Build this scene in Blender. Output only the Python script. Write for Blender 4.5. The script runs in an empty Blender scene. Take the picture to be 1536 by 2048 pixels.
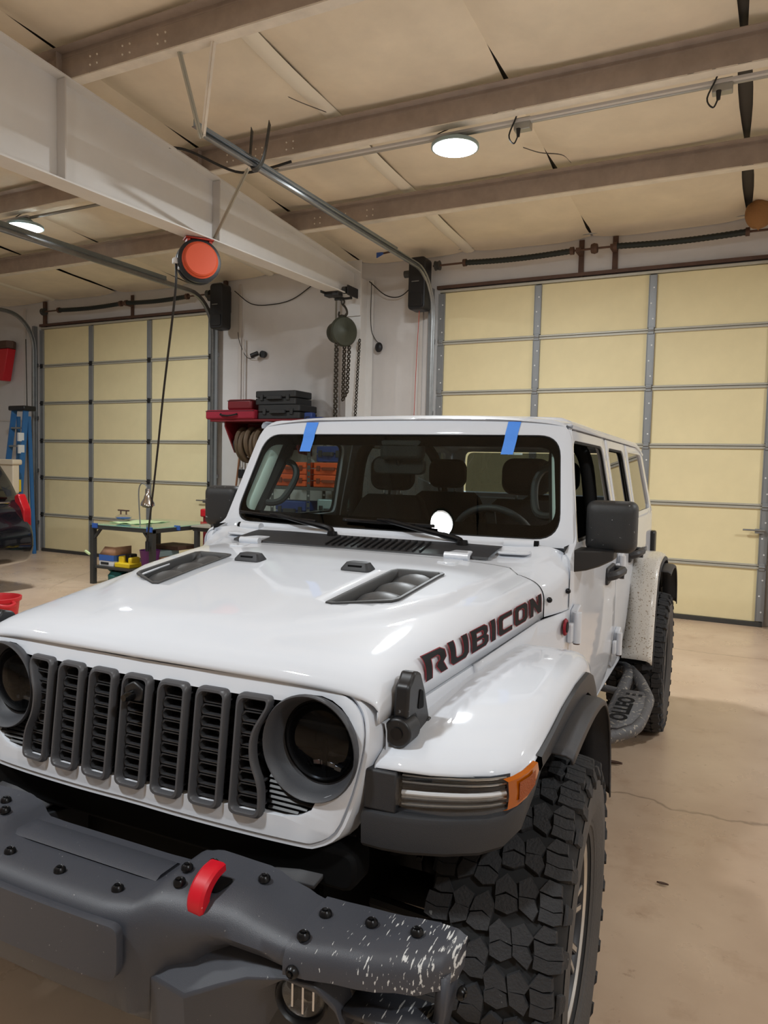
import bpy, bmesh, math, random
from mathutils import Vector, Matrix, Quaternion
random.seed(7)
D = bpy.data; SC = bpy.context.scene; COL = SC.collection
PI = math.pi; R = math.radians
# ---------------------------------------------------------------- camera
cam = D.cameras.new('camera'); cam_o = D.objects.new('camera', cam); COL.objects.link(cam_o)
cam.sensor_fit = 'VERTICAL'; cam.sensor_height = 36.0; cam.sensor_width = 27.0
cam.lens = 1480.97/2048*36.0; cam.clip_start = 0.05; cam.clip_end = 100
_r = Vector((0.8911160, 0.4531394, 0.0240198)); _u = Vector((-0.0488903, 0.0432501, 0.9978673)); _f = Vector((-0.4511341, 0.8903899, -0.0606950))
M = Matrix((( _r.x, _u.x, -_f.x, 1.3633803), (_r.y, _u.y, -_f.y, -1.8192780), (_r.z, _u.z, -_f.z, 1.6002966), (0, 0, 0, 1)))
cam_o.matrix_world = M
SC.camera = cam_o
# ---------------------------------------------------------------- world, exposure
wd = D.worlds.new('world'); SC.world = wd; wd.use_nodes = True
wd.node_tree.nodes['Background'].inputs[0].default_value = (0.9, 0.95, 1.0, 1); wd.node_tree.nodes['Background'].inputs[1].default_value = 0.05
SC.view_settings.view_transform = 'Standard'; SC.view_settings.look = 'None'; SC.view_settings.gamma = 1; SC.view_settings.use_curve_mapping = False
SC.view_settings.exposure = 0.08
LAMP_W = 110.0
LAMPS = [(x, y) for y in (3.85, -2.25) for x in (-0.95, -6.07, 4.2)]

# ---------------------------------------------------------------- materials
MATS = {}
def srgb(c):
    return tuple(((v/255)/12.92 if v/255 <= 0.04045 else ((v/255+0.055)/1.055)**2.4) for v in c)
def mat(name, col, rough=0.5, metal=0.0, coat=0.0, var=0.0, vscale=6.0, bump=0.0, bscale=60.0, spec=0.5, emit=0.0, speck=None, coord='Object'):
    """col: sRGB 0-255.  var: noise value variation; bump: noise bump; speck=(colour, scale, threshold)"""
    m = D.materials.new(name); m.use_nodes = True; MATS[name] = m
    nt = m.node_tree; n = nt.nodes; l = nt.links; b = n['Principled BSDF']
    c = srgb(col)
    b.inputs['Base Color'].default_value = (*c, 1); b.inputs['Roughness'].default_value = rough; b.inputs['Metallic'].default_value = metal
    b.inputs['Specular IOR Level'].default_value = spec
    if coat: b.inputs['Coat Weight'].default_value = coat; b.inputs['Coat Roughness'].default_value = 0.04
    if emit: b.inputs['Emission Color'].default_value = (*c, 1); b.inputs['Emission Strength'].default_value = emit
    tc = n.new('ShaderNodeTexCoord') if (var or bump or speck) else None
    out = None
    if var:
        no = n.new('ShaderNodeTexNoise'); no.inputs['Scale'].default_value = vscale; no.inputs['Detail'].default_value = 5; no.inputs['Roughness'].default_value = 0.6
        l.new(tc.outputs[coord], no.inputs['Vector'])
        mr = n.new('ShaderNodeMapRange'); mr.inputs[1].default_value = 0.3; mr.inputs[2].default_value = 0.7; mr.inputs[3].default_value = 1-var; mr.inputs[4].default_value = 1+var*0.6
        l.new(no.outputs[0], mr.inputs[0])
        mx = n.new('ShaderNodeMix'); mx.data_type = 'RGBA'; mx.blend_type = 'MULTIPLY'; mx.inputs[0].default_value = 1
        mx.inputs[6].default_value = (*c, 1); l.new(mr.outputs[0], mx.inputs[7]); out = mx.outputs[2]
    if speck:
        v = n.new('ShaderNodeTexNoise'); v.inputs['Scale'].default_value = speck[1]; v.inputs['Detail'].default_value = 3
        if len(speck) > 3:
            mp = n.new('ShaderNodeMapping'); mp.inputs['Scale'].default_value = speck[3]; l.new(tc.outputs[coord], mp.inputs[0]); l.new(mp.outputs[0], v.inputs['Vector'])
        else: l.new(tc.outputs[coord], v.inputs['Vector'])
        ra = n.new('ShaderNodeMapRange'); ra.inputs[1].default_value = speck[2]; ra.inputs[2].default_value = speck[2]+0.03
        l.new(v.outputs[0], ra.inputs[0])
        mx = n.new('ShaderNodeMix'); mx.data_type = 'RGBA'
        if len(speck) > 4:      # wear that gathers towards one end (object x from a to b)
            sp = n.new('ShaderNodeSeparateXYZ'); l.new(tc.outputs[coord], sp.inputs[0]); r2 = n.new('ShaderNodeMapRange'); r2.inputs[1].default_value = speck[4][0]; r2.inputs[2].default_value = speck[4][1]; r2.inputs[3].default_value = -0.10; r2.inputs[4].default_value = 0.035; l.new(sp.outputs[0], r2.inputs[0])
            ad = n.new('ShaderNodeMath'); l.new(v.outputs[0], ad.inputs[0]); l.new(r2.outputs[0], ad.inputs[1]); l.new(ad.outputs[0], ra.inputs[0])
        l.new(ra.outputs[0], mx.inputs[0])
        if out: l.new(out, mx.inputs[6])
        else: mx.inputs[6].default_value = (*c, 1)
        mx.inputs[7].default_value = (*srgb(speck[0]), 1); out = mx.outputs[2]
    if out: l.new(out, b.inputs['Base Color'])
    if bump:
        nb = n.new('ShaderNodeTexNoise'); nb.inputs['Scale'].default_value = bscale; nb.inputs['Detail'].default_value = 4
        l.new(tc.outputs[coord], nb.inputs['Vector'])
        bp = n.new('ShaderNodeBump'); bp.inputs['Strength'].default_value = bump; bp.inputs['Distance'].default_value = 0.01
        l.new(nb.outputs[0], bp.inputs['Height']); l.new(bp.outputs[0], b.inputs['Normal'])
    return m
def glass(name, tint, refl=0.045, rough=0.0):
    """thin pane: tinted see-through mixed with mirror by fresnel"""
    m = D.materials.new(name); m.use_nodes = True; MATS[name] = m
    nt = m.node_tree; n = nt.nodes; l = nt.links; n.remove(n['Principled BSDF'])
    t = n.new('ShaderNodeBsdfTransparent'); t.inputs[0].default_value = (*tint, 1)
    g = n.new('ShaderNodeBsdfGlossy'); g.inputs['Roughness'].default_value = rough; g.inputs[0].default_value = (1, 1, 1, 1)
    lw = n.new('ShaderNodeLayerWeight'); lw.inputs[0].default_value = 0.5; pw = n.new('ShaderNodeMath'); pw.operation = 'POWER'; pw.inputs[1].default_value = 5.0; l.new(lw.outputs['Facing'], pw.inputs[0])
    f = n.new('ShaderNodeMath'); f.operation = 'MULTIPLY_ADD'; f.inputs[1].default_value = 0.95; f.inputs[2].default_value = refl; l.new(pw.outputs[0], f.inputs[0])
    mx = n.new('ShaderNodeMixShader')
    l.new(f.outputs[0], mx.inputs[0]); l.new(t.outputs[0], mx.inputs[1]); l.new(g.outputs[0], mx.inputs[2])
    l.new(mx.outputs[0], n['Material Output'].inputs[0]); return m

# ---------------------------------------------------------------- mesh helpers
class MB:
    """collects verts and faces, built into ONE mesh object"""
    def __init__(s): s.v = []; s.f = []; s.sm = []
    def add(s, vs, fs, M=None, smooth=True):
        o = len(s.v)
        s.v += [tuple(M @ Vector(p)) if M is not None else tuple(p) for p in vs]
        s.f += [tuple(i+o for i in f) for f in fs]; s.sm += [smooth]*len(fs); return s
    def box(s, c, d, M=None):
        x, y, z = d[0]/2, d[1]/2, d[2]/2
        vs = [(c[0]+i*x, c[1]+j*y, c[2]+k*z) for i in (-1, 1) for j in (-1, 1) for k in (-1, 1)]
        return s.add(vs, [(0, 1, 3, 2), (4, 6, 7, 5), (0, 4, 5, 1), (2, 3, 7, 6), (0, 2, 6, 4), (1, 5, 7, 3)], M, False)
    def bar(s, a, b, w, h, up=(0, 0, 1)):
        a = Vector(a); b = Vector(b); d = (b-a); L = d.length; d.normalize(); u = Vector(up)
        if abs(d.dot(u)) > 0.98: u = Vector((1, 0, 0))
        sx = d.cross(u).normalized(); uz = sx.cross(d)
        Mx = Matrix((( sx.x, d.x, uz.x, a.x), (sx.y, d.y, uz.y, a.y), (sx.z, d.z, uz.z, a.z), (0, 0, 0, 1)))
        return s.box((0, L/2, 0), (w, L, h), Mx)
    def tube(s, path, r, n=10, caps=True, closed=False):
        P = [Vector(p) for p in path]; m = len(P); rs = r if isinstance(r, (list, tuple)) else [r]*m
        up = None; rings = []
        for i in range(m):
            if closed: t = (P[(i+1) % m]-P[i-1]).normalized()
            else: t = (P[min(i+1, m-1)]-P[max(i-1, 0)]).normalized()
            if up is None:
                up = Vector((0, 0, 1)) if abs(t.z) < 0.9 else Vector((1, 0, 0))
            a = (up - t*up.dot(t))
            if a.length < 1e-6: a = t.orthogonal()
            a.normalize(); up = a; b = t.cross(a)
            rings.append([P[i]+(a*math.cos(2*PI*k/n)+b*math.sin(2*PI*k/n))*rs[i] for k in range(n)])
        vs = [tuple(p) for rg in rings for p in rg]; fs = []
        for i in range(m if closed else m-1):
            j = (i+1) % m
            for k in range(n):
                fs.append((i*n+k, i*n+(k+1) % n, j*n+(k+1) % n, j*n+k))
        if caps and not closed:
            fs.append(tuple(range(n))[::-1]); fs.append(tuple((m-1)*n+k for k in range(n)))
        return s.add(vs, fs)
    def cyl(s, a, b, r, r2=None, n=20): return s.tube([a, b], [r, r if r2 is None else r2], n)
    def lathe(s, prof, n=32, M=None, close=False):
        """prof: (r,h) pairs revolved about local Z"""
        vs = []; fs = []; m = len(prof)
        for r, h in prof:
            for k in range(n): vs.append((r*math.cos(2*PI*k/n), r*math.sin(2*PI*k/n), h))
        for i in range(m if close else m-1):
            j = (i+1) % m
            for k in range(n): fs.append((i*n+k, i*n+(k+1) % n, j*n+(k+1) % n, j*n+k))
        return s.add(vs, fs, M)
    def prism(s, poly, h0, h1, M=None):
        n = len(poly); vs = [(p[0], p[1], h0) for p in poly]+[(p[0], p[1], h1) for p in poly]
        fs = [tuple(range(n))[::-1], tuple(range(n, 2*n))]+[(i, (i+1) % n, n+(i+1) % n, n+i) for i in range(n)]
        return s.add(vs, fs, M, False)
    def grid(s, rows, closed_u=False, closed_v=False, M=None):
        m = len(rows); n = len(rows[0]); vs = [tuple(p) for r in rows for p in r]; fs = []
        for i in range(m if closed_v else m-1):
            for k in range(n if closed_u else n-1):
                j = (i+1) % m; q = (k+1) % n
                fs.append((i*n+k, i*n+q, j*n+q, j*n+k))
        return s.add(vs, fs, M)
    def ball(s, c, r, n=12, m=8, sc=(1, 1, 1)):
        rows = [[(c[0]+r*sc[0]*math.sin(PI*i/m)*math.cos(2*PI*k/n), c[1]+r*sc[1]*math.sin(PI*i/m)*math.sin(2*PI*k/n), c[2]+r*sc[2]*math.cos(PI*i/m)) for k in range(n)] for i in range(m+1)]
        return s.grid(rows, closed_u=True)
    def mesh(s, name, m, ang=38, weld=True):
        me = D.meshes.new(name); me.from_pydata(s.v, [], s.f); me.materials.append(m if not isinstance(m, str) else MATS[m])
        bm = bmesh.new(); bm.from_mesh(me)
        if weld: bmesh.ops.remove_doubles(bm, verts=bm.verts, dist=1e-5)
        bmesh.ops.recalc_face_normals(bm, faces=bm.faces); bm.to_mesh(me); bm.free()
        for p in me.polygons: p.use_smooth = True
        me.set_sharp_from_angle(angle=R(ang)); return me
    def build(s, name, m, parent=None, bevel=0.0, seg=2, ang=38, solid=0.0, label=None, sub=0, stuff=False, weld=True, off=-1):
        o = D.objects.new(name, s.mesh(name, m, ang, weld)); COL.objects.link(o)
        if parent: o.parent = parent
        if sub: md = o.modifiers.new('s', 'SUBSURF'); md.levels = sub; md.render_levels = sub
        if solid: md = o.modifiers.new('t', 'SOLIDIFY'); md.thickness = solid; md.offset = off
        if bevel: md = o.modifiers.new('b', 'BEVEL'); md.width = bevel; md.segments = seg; md.limit_method = 'ANGLE'; md.angle_limit = R(40)
        if label: o['label'] = label
        if stuff: o['kind'] = 'stuff'
        return o
def empty(name, loc=(0, 0, 0), rz=0.0):
    o = D.objects.new(name, None); COL.objects.link(o); o.location = loc; o.rotation_euler = (0, 0, rz); o.empty_display_size = 0.1; return o
def tag(o, label, cat, group=None):
    o['label'] = label; o['category'] = cat
    if group: o['group'] = group
    return o
def struct(o): o['kind'] = 'structure'; return o
def dup(o, parent=None, loc=None, mirror=False):
    c = o.copy(); COL.objects.link(c)
    if parent is not None: c.parent = parent
    if loc is not None: c.location = loc
    for ch in list(o.children): dup(ch, c)
    return c
def arc(cx, cy, r, a0, a1, n): return [(cx+r*math.cos(R(a0+(a1-a0)*i/n)), cy+r*math.sin(R(a0+(a1-a0)*i/n))) for i in range(n+1)]
def rrect(x0, y0, x1, y1, r, n=4):
    return arc(x1-r, y1-r, r, 0, 90, n)+arc(x0+r, y1-r, r, 90, 180, n)+arc(x0+r, y0+r, r, 180, 270, n)+arc(x1-r, y0+r, r, 270, 360, n)
def smooth_path(P, n=6, closed=False):
    """Catmull-Rom through points"""
    P = [Vector(p) for p in P]; m = len(P); out = []
    rng = range(m) if closed else range(m-1)
    for i in rng:
        p1 = P[i]; p2 = P[(i+1) % m]; p0 = P[i-1] if (closed or i > 0) else p1*2-p2; p3 = P[(i+2) % m] if (closed or i+2 < m) else p2*2-p1
        for k in range(n):
            t = k/n
            out.append(0.5*((2*p1)+(p2-p0)*t+(2*p0-5*p1+4*p2-p3)*t*t+(3*p1-p0-3*p2+p3)*t**3))
    if not closed: out.append(P[-1])
    return out
def round_poly(P, r, n=4):
    """rounds every corner of a 2D polygon"""
    out = []; m = len(P)
    for i in range(m):
        p = Vector(P[i]); a = Vector(P[i-1])-p; b = Vector(P[(i+1) % m])-p
        rr = r[i] if isinstance(r, (list, tuple)) else r
        d = min(rr, a.length*0.45, b.length*0.45); a.normalize(); b.normalize(); A = p+a*d; B = p+b*d
        for k in range(n+1):
            t = k/n; out.append(tuple((A*(1-t)*(1-t)+p*2*t*(1-t)+B*t*t)))
    return out
def plate(name, outline, holes, m, parent, warp, thick=0.0, step=0.05, bevel=0.0, label=None, face=(0, -1, 0)):
    """flat sheet with holes (2D curve fill), sliced into strips, then warped: warp(u,v)->(x,y,z)"""
    cu = D.curves.new(name, 'CURVE'); cu.dimensions = '2D'; cu.fill_mode = 'BOTH'
    for pl in [outline]+list(holes):
        sp = cu.splines.new('POLY'); sp.points.add(len(pl)-1); sp.use_cyclic_u = True
        for q, p in zip(sp.points, pl): q.co = (p[0], p[1], 0, 1)
    t = D.objects.new('t', cu); COL.objects.link(t)
    dg = bpy.context.evaluated_depsgraph_get(); dg.update()
    me = D.meshes.new_from_object(t.evaluated_get(dg)); D.objects.remove(t); D.curves.remove(cu)
    bm = bmesh.new(); bm.from_mesh(me)
    bmesh.ops.remove_doubles(bm, verts=bm.verts, dist=1e-6)
    if step:
        for ax in (0, 1):
            vals = [v.co[ax] for v in bm.verts]; a = min(vals); b = max(vals); k = int((b-a)/step)
            for i in range(1, k):
                no = Vector((0, 0, 0)); no[ax] = 1; co = Vector((0, 0, 0)); co[ax] = a+(b-a)*i/k
                bmesh.ops.bisect_plane(bm, geom=bm.verts[:]+bm.edges[:]+bm.faces[:], plane_co=co, plane_no=no, dist=1e-6)
    bmesh.ops.dissolve_degenerate(bm, dist=2e-5, edges=bm.edges)
    for v in bm.verts: v.co = Vector(warp(v.co.x, v.co.y))
    bmesh.ops.recalc_face_normals(bm, faces=bm.faces)
    if sum(f.normal.dot(Vector(face))*f.calc_area() for f in bm.faces) < 0: bmesh.ops.reverse_faces(bm, faces=bm.faces)
    bm.to_mesh(me); bm.free(); me.name = name; me.materials.clear(); me.materials.append(MATS[m] if isinstance(m, str) else m)
    for p in me.polygons: p.use_smooth = True
    me.set_sharp_from_angle(angle=R(38))
    o = D.objects.new(name, me); COL.objects.link(o); o.parent = parent
    if thick: md = o.modifiers.new('t', 'SOLIDIFY'); md.thickness = abs(thick); md.offset = -1 if thick > 0 else 1;
    if bevel: md = o.modifiers.new('b', 'BEVEL'); md.width = bevel; md.segments = 2; md.limit_method = 'ANGLE'; md.angle_limit = R(50)
    if label: o['label'] = label
    return o
def cut_convex(me, poly, drop):
    """removes the faces of mesh me inside a convex 2D polygon, seen along axis 'drop' (clean cut)"""
    ax = [i for i in range(3) if i != drop]; bm = bmesh.new(); bm.from_mesh(me)
    c = Vector((sum(p[0] for p in poly)/len(poly), sum(p[1] for p in poly)/len(poly)))
    inside = set(bm.faces)
    for i in range(len(poly)):
        a = Vector(poly[i]); b = Vector(poly[(i+1) % len(poly)]); e = b-a
        if e.length < 1e-7: continue
        n2 = Vector((e.y, -e.x)).normalized()
        if (c-a).dot(n2) > 0: n2 = -n2
        co = Vector((0, 0, 0)); no = Vector((0, 0, 0)); co[ax[0]] = a.x; co[ax[1]] = a.y; no[ax[0]] = n2.x; no[ax[1]] = n2.y
        fs = list(inside); es = {e_ for f in fs for e_ in f.edges}; vs = {v for f in fs for v in f.verts}
        r = bmesh.ops.bisect_plane(bm, geom=list(vs)+list(es)+fs, plane_co=co, plane_no=no, dist=1e-6)
        g = [x for x in r['geom'] if isinstance(x, bmesh.types.BMFace)]
        inside = {f for f in set(g) | {f for f in inside if f.is_valid} if (f.calc_center_median()-co).dot(no) < 0}
    def _in(p):
        sg = 0
        for i in range(len(poly)):
            a = poly[i]; b = poly[(i+1) % len(poly)]; cr = (b[0]-a[0])*(p[ax[1]]-a[1])-(b[1]-a[1])*(p[ax[0]]-a[0])
            if abs(cr) < 1e-9: continue
            if sg and (cr > 0) != (sg > 0): return False
            sg = 1 if cr > 0 else -1
        return True
    inside = [f for f in bm.faces if _in(f.calc_center_median())]
    bmesh.ops.delete(bm, geom=inside, context='FACES')
    bm.to_mesh(me); bm.free(); me.update()
def text_mesh(body, size, extrude, m, name, parent, Mx, shear=0.0, bold=0.0, warp=None, sx=1.0, label=None):
    cu = D.curves.new(name, 'FONT'); cu.body = body; cu.size = size; cu.extrude = extrude; cu.shear = shear; cu.offset = bold; cu.align_x = 'CENTER'; cu.align_y = 'CENTER'; cu.resolution_u = 3
    t = D.objects.new('t', cu); COL.objects.link(t); dg = bpy.context.evaluated_depsgraph_get(); dg.update()
    me = D.meshes.new_from_object(t.evaluated_get(dg)); D.objects.remove(t); D.curves.remove(cu)
    for v in me.vertices:
        p = Vector((v.co.x*sx, v.co.y, v.co.z)); v.co = Vector(warp(*p)) if warp else Mx @ p
    me.materials.clear(); me.materials.append(MATS[m]); me.name = name
    o = D.objects.new(name, me); COL.objects.link(o); o.parent = parent
    if label: o['label'] = label
    return o
# ---------------------------------------------------------------- material set
mat('white_paint', (219, 223, 230), 0.5, 0, 0.8, spec=0.15)
mat('pillar_white', (236, 246, 242), 0.35)
mat('muddy_white', (224, 220, 212), 0.35, 0, 0.6, speck=((140, 120, 90), 125, 0.61))
mat('dark_plastic', (46, 47, 50), 0.52, bump=0.12, bscale=500)
mat('flare_plastic', (58, 58, 61), 0.55, bump=0.15, bscale=500)
mat('black_plastic', (22, 22, 24), 0.42, speck=((90, 92, 95), 55, 0.715))
mat('grille_black', (24, 24, 25), 0.35)
mat('mesh_gray', (56, 56, 58), 0.35)
mat('bezel_gray', (64, 65, 69), 0.5, bump=0.1, bscale=400)
mat('slot_gray', (74, 74, 77), 0.42)
mat('vent_gray', (66, 66, 66), 0.45)
mat('void_black', (7, 7, 8), 0.8, spec=0.2)
mat('bumper_steel', (64, 66, 73), 0.45, bump=0.1, bscale=600, speck=((140, 140, 140), 120, 0.73))
mat('bumper_scratched', (64, 66, 73), 0.45, bump=0.1, bscale=600, speck=((205, 205, 203), 1.0, 0.60, (190, 26, 60), (0.64, 0.86)))
mat('bolt_black', (26, 26, 28), 0.3, 0.5)
mat('tow_red', (205, 18, 38), 0.35, speck=((240, 150, 150), 70, 0.74))
mat('tire_rubber', (44, 44, 46), 0.75, bump=0.3, bscale=160, var=0.25, vscale=9, speck=((110, 112, 112), 40, 0.73))
mat('tire_carcass', (30, 30, 31), 0.8)
mat('tire_side', (72, 69, 67), 0.75, bump=0.2, bscale=120, var=0.2, vscale=5)
mat('wheel_dark', (52, 52, 55), 0.45, 0.3)
mat('wheel_machined', (205, 203, 198), 0.3, 0.9)
mat('chrome', (225, 225, 228), 0.08, 1.0)
mat('lamp_inner', (36, 38, 40), 0.25, 0.6)
mat('drl_back', (96, 100, 106), 0.35, 0.3)
mat('lamp_reflector', (190, 194, 196), 0.18, 0.9)
mat('amber', (170, 84, 2), 0.18, coat=0.6)
mat('amber_dark', (150, 66, 2), 0.3, bump=0.5, bscale=300)
mat('taillight_red', (170, 20, 30), 0.2, coat=0.5)
mat('decal_black', (24, 24, 26), 0.6, spec=0.2)
mat('decal_red', (138, 22, 38), 0.5, spec=0.3)
mat('tape_blue', (78, 148, 246), 0.6, bump=0.15, bscale=200)
mat('interior_black', (15, 15, 16), 0.75)
mat('seat_cloth', (18, 18, 18), 0.85, bump=0.3, bscale=300)
mat('mirror_plastic', (42, 43, 44), 0.5, bump=0.12, bscale=400, speck=((165, 167, 168), 60, 0.70))
mat('step_metal', (92, 92, 94), 0.6, 0.3, bump=0.3, bscale=120, speck=((160, 154, 142), 45, 0.6))
mat('frit_black', (9, 10, 10), 0.12)
mat('frit_matte', (5, 6, 6), 1.0, spec=0.0)
glass('windshield_glass', (0.70, 0.79, 0.75), 0.028)
glass('side_glass', (0.62, 0.68, 0.66))
glass('rear_glass', (0.10, 0.11, 0.11))
glass('lens_clear', (0.93, 0.94, 0.95))
glass('lens_smoke', (0.35, 0.36, 0.38), 0.018)
glass('table_glass', (0.8, 0.93, 0.88), 0.025)
mat('wall_paint', (212, 208, 205), 0.6, var=0.05, vscale=2.5, bump=0.1, bscale=8)
mat('wall_trim', (206, 200, 194), 0.55)
mat('ceiling_vinyl', (238, 224, 200), 0.6, var=0.10, vscale=2.0, bump=0.35, bscale=3)
mat('ceiling_seam', (242, 234, 216), 0.55)
mat('seam_dark', (70, 64, 58), 0.7)
mat('purlin_brown', (166, 150, 137), 0.6, var=0.15, vscale=7)
mat('purlin_pale', (234, 224, 208), 0.5, var=0.12, vscale=6)
mat('beam_white', (226, 223, 219), 0.5, var=0.04, vscale=3)
mat('galvanised', (148, 150, 150), 0.38, 0.75, var=0.12, vscale=14)
mat('galv_blue', (140, 150, 154), 0.35, 0.6, var=0.1, vscale=10)
mat('door_foam', (230, 215, 170), 0.65, var=0.07, vscale=1.6, bump=0.15, bscale=6, speck=((186, 168, 118), 20, 0.775))
mat('stile_gray', (138, 140, 141), 0.45, 0.35)
mat('rail_pale', (178, 174, 160), 0.5, 0.2)
mat('hinge_black', (30, 30, 32), 0.5)
mat('rust_brown', (92, 68, 56), 0.65, 0.2, var=0.2, vscale=9)
mat('spring_dark', (38, 44, 42), 0.5, 0.3)
mat('opener_black', (24, 25, 28), 0.45)
mat('cable_black', (30, 29, 28), 0.6)
mat('lamp_emit', (255, 252, 246), 0.5, emit=18.0)
mat('lamp_body', (150, 170, 172), 0.35, 0.3)
mat('conduit', (168, 166, 158), 0.4, 0.6)
mat('reel_orange', (214, 86, 52), 0.45)
mat('reel_red', (176, 52, 34), 0.5)
mat('hoist_green', (68, 71, 60), 0.5, 0.3, var=0.2, vscale=12)
mat('chain_iron', (66, 60, 52), 0.5, 0.6)
mat('shelf_red', (112, 16, 26), 0.5)
mat('bag_red', (146, 22, 46), 0.75, bump=0.3, bscale=40)
mat('hose_brown', (92, 74, 54), 0.65, var=0.15, vscale=8)
mat('case_black', (40, 41, 42), 0.55)
mat('case_orange', (226, 92, 40), 0.5)
mat('case_orange_dark', (120, 52, 26), 0.6)
mat('tool_blue', (32, 58, 120), 0.5)
mat('ladder_blue', (46, 104, 160), 0.45)
mat('pale_plastic', (222, 206, 180), 0.55)
mat('bright_yellow', (226, 196, 40), 0.5)
mat('purple_plastic', (96, 34, 104), 0.5)
mat('teal_plastic', (34, 96, 92), 0.5)
mat('cardboard', (170, 130, 100), 0.8)
mat('box_blue', (58, 98, 170), 0.6)
mat('label_white', (222, 222, 222), 0.6)
mat('bench_steel', (72, 72, 70), 0.5, 0.4)
mat('cloth_green', (196, 214, 160), 0.8)
mat('bench_top', (216, 226, 212), 0.6)
mat('broom_wood', (140, 94, 62), 0.6)
mat('suv_paint', (20, 22, 28), 0.2, 0.3, 1.0)
mat('suv_trim', (42, 44, 44), 0.6)
mat('bucket_red', (206, 36, 46), 0.4)
mat('insulation_brown', (150, 108, 66), 0.9, bump=0.8, bscale=30)
mat('rack_steel', (92, 94, 94), 0.5, 0.5)
mat('clip_blue', (54, 92, 170), 0.5)

def floor_material():
    m = D.materials.new('concrete'); m.use_nodes = True; MATS['concrete'] = m
    nt = m.node_tree; n = nt.nodes; l = nt.links; b = n['Principled BSDF']
    tc = n.new('ShaderNodeTexCoord')
    def noise(sc, det=6, ro=0.6):
        x = n.new('ShaderNodeTexNoise'); x.inputs['Scale'].default_value = sc; x.inputs['Detail'].default_value = det; x.inputs['Roughness'].default_value = ro; l.new(tc.outputs['Object'], x.inputs['Vector']); return x
    a = noise(0.9); ramp = n.new('ShaderNodeValToRGB'); l.new(a.outputs[0], ramp.inputs[0])
    ramp.color_ramp.elements[0].position = 0.3; ramp.color_ramp.elements[0].color = (*srgb((184, 157, 132)), 1)
    ramp.color_ramp.elements[1].position = 0.72; ramp.color_ramp.elements[1].color = (*srgb((214, 190, 164)), 1)
    s = noise(11, 8, 0.7); mr = n.new('ShaderNodeMapRange'); mr.inputs[1].default_value = 0.62; mr.inputs[2].default_value = 0.74; l.new(s.outputs[0], mr.inputs[0])
    mx = n.new('ShaderNodeMix'); mx.data_type = 'RGBA'; l.new(mr.outputs[0], mx.inputs[0]); l.new(ramp.outputs[0], mx.inputs[6]); mx.inputs[7].default_value = (*srgb((158, 130, 107)), 1)
    # hairline cracks
    wn = noise(1.3, 5); vm = n.new('ShaderNodeMix'); vm.data_type = 'RGBA'; vm.inputs[0].default_value = 0.25; l.new(tc.outputs['Object'], vm.inputs[6]); l.new(wn.outputs[1], vm.inputs[7])
    vo = n.new('ShaderNodeTexVoronoi'); vo.feature = 'DISTANCE_TO_EDGE'; vo.inputs['Scale'].default_value = 0.42; l.new(vm.outputs[2], vo.inputs['Vector'])
    cr = n.new('ShaderNodeMapRange'); cr.inputs[1].default_value = 0.0; cr.inputs[2].default_value = 0.0035; cr.inputs[3].default_value = 0.55; cr.inputs[4].default_value = 0; l.new(vo.outputs[0], cr.inputs[0])
    m2 = n.new('ShaderNodeMix'); m2.data_type = 'RGBA'; l.new(cr.outputs[0], m2.inputs[0]); l.new(mx.outputs[2], m2.inputs[6]); m2.inputs[7].default_value = (*srgb((96, 78, 64)), 1)
    l.new(m2.outputs[2], b.inputs['Base Color'])
    st = noise(3.4, 7, 0.65); sr = n.new('ShaderNodeMapRange'); sr.inputs[1].default_value = 0.56; sr.inputs[2].default_value = 0.70; sr.inputs[4].default_value = 0.5; l.new(st.outputs[0], sr.inputs[0])
    m3 = n.new('ShaderNodeMix'); m3.data_type = 'RGBA'; l.new(sr.outputs[0], m3.inputs[0]); l.new(m2.outputs[2], m3.inputs[6]); m3.inputs[7].default_value = (*srgb((166, 134, 108)), 1); l.new(m3.outputs[2], b.inputs['Base Color'])
    rn = noise(2.2); rr = n.new('ShaderNodeMapRange'); rr.inputs[3].default_value = 0.12; rr.inputs[4].default_value = 0.5; l.new(rn.outputs[0], rr.inputs[0]); l.new(rr.outputs[0], b.inputs['Roughness'])
    bn = noise(40); bp = n.new('ShaderNodeBump'); bp.inputs['Strength'].default_value = 0.08; l.new(bn.outputs[0], bp.inputs['Height']); l.new(bp.outputs[0], b.inputs['Normal'])
floor_material()
# ================================================================ the building (world frame: back wall at y = 6.98)
YW = 6.98; XL, XR, YF = -12.0, 6.5, -9.5
zt = lambda y: 4.451-0.0745*(y-1.64)          # top of rafters / underside of purlins
zc = lambda y: zt(y)+0.22                      # insulation
zb = lambda y: 3.65+0.0201*(y-1.63)            # underside of rafter
fl = MB().box(((XL+XR)/2, (YF+YW)/2, -0.05), (XR-XL+0.4, YW-YF+0.4, 0.1)).build('floor', 'concrete'); struct(fl)
wb = MB().box(((XL+XR)/2, YW+0.06, 2.35), (XR-XL+0.4, 0.1, 4.7)).build('wall_back', 'wall_paint'); struct(wb)
wl = MB().box((XL-0.05, (YF+YW)/2, 2.9), (0.1, YW-YF, 5.8)).build('wall_left', 'wall_paint'); struct(wl)
wr = MB().box((XR+0.05, (YF+YW)/2, 2.9), (0.1, YW-YF, 5.8)).build('wall_right', 'wall_paint'); struct(wr)
wf = MB().box(((XL+XR)/2, YF-0.05, 2.9), (XR-XL+0.4, 0.1, 5.8)).build('wall_front', 'wall_paint'); struct(wf)
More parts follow.
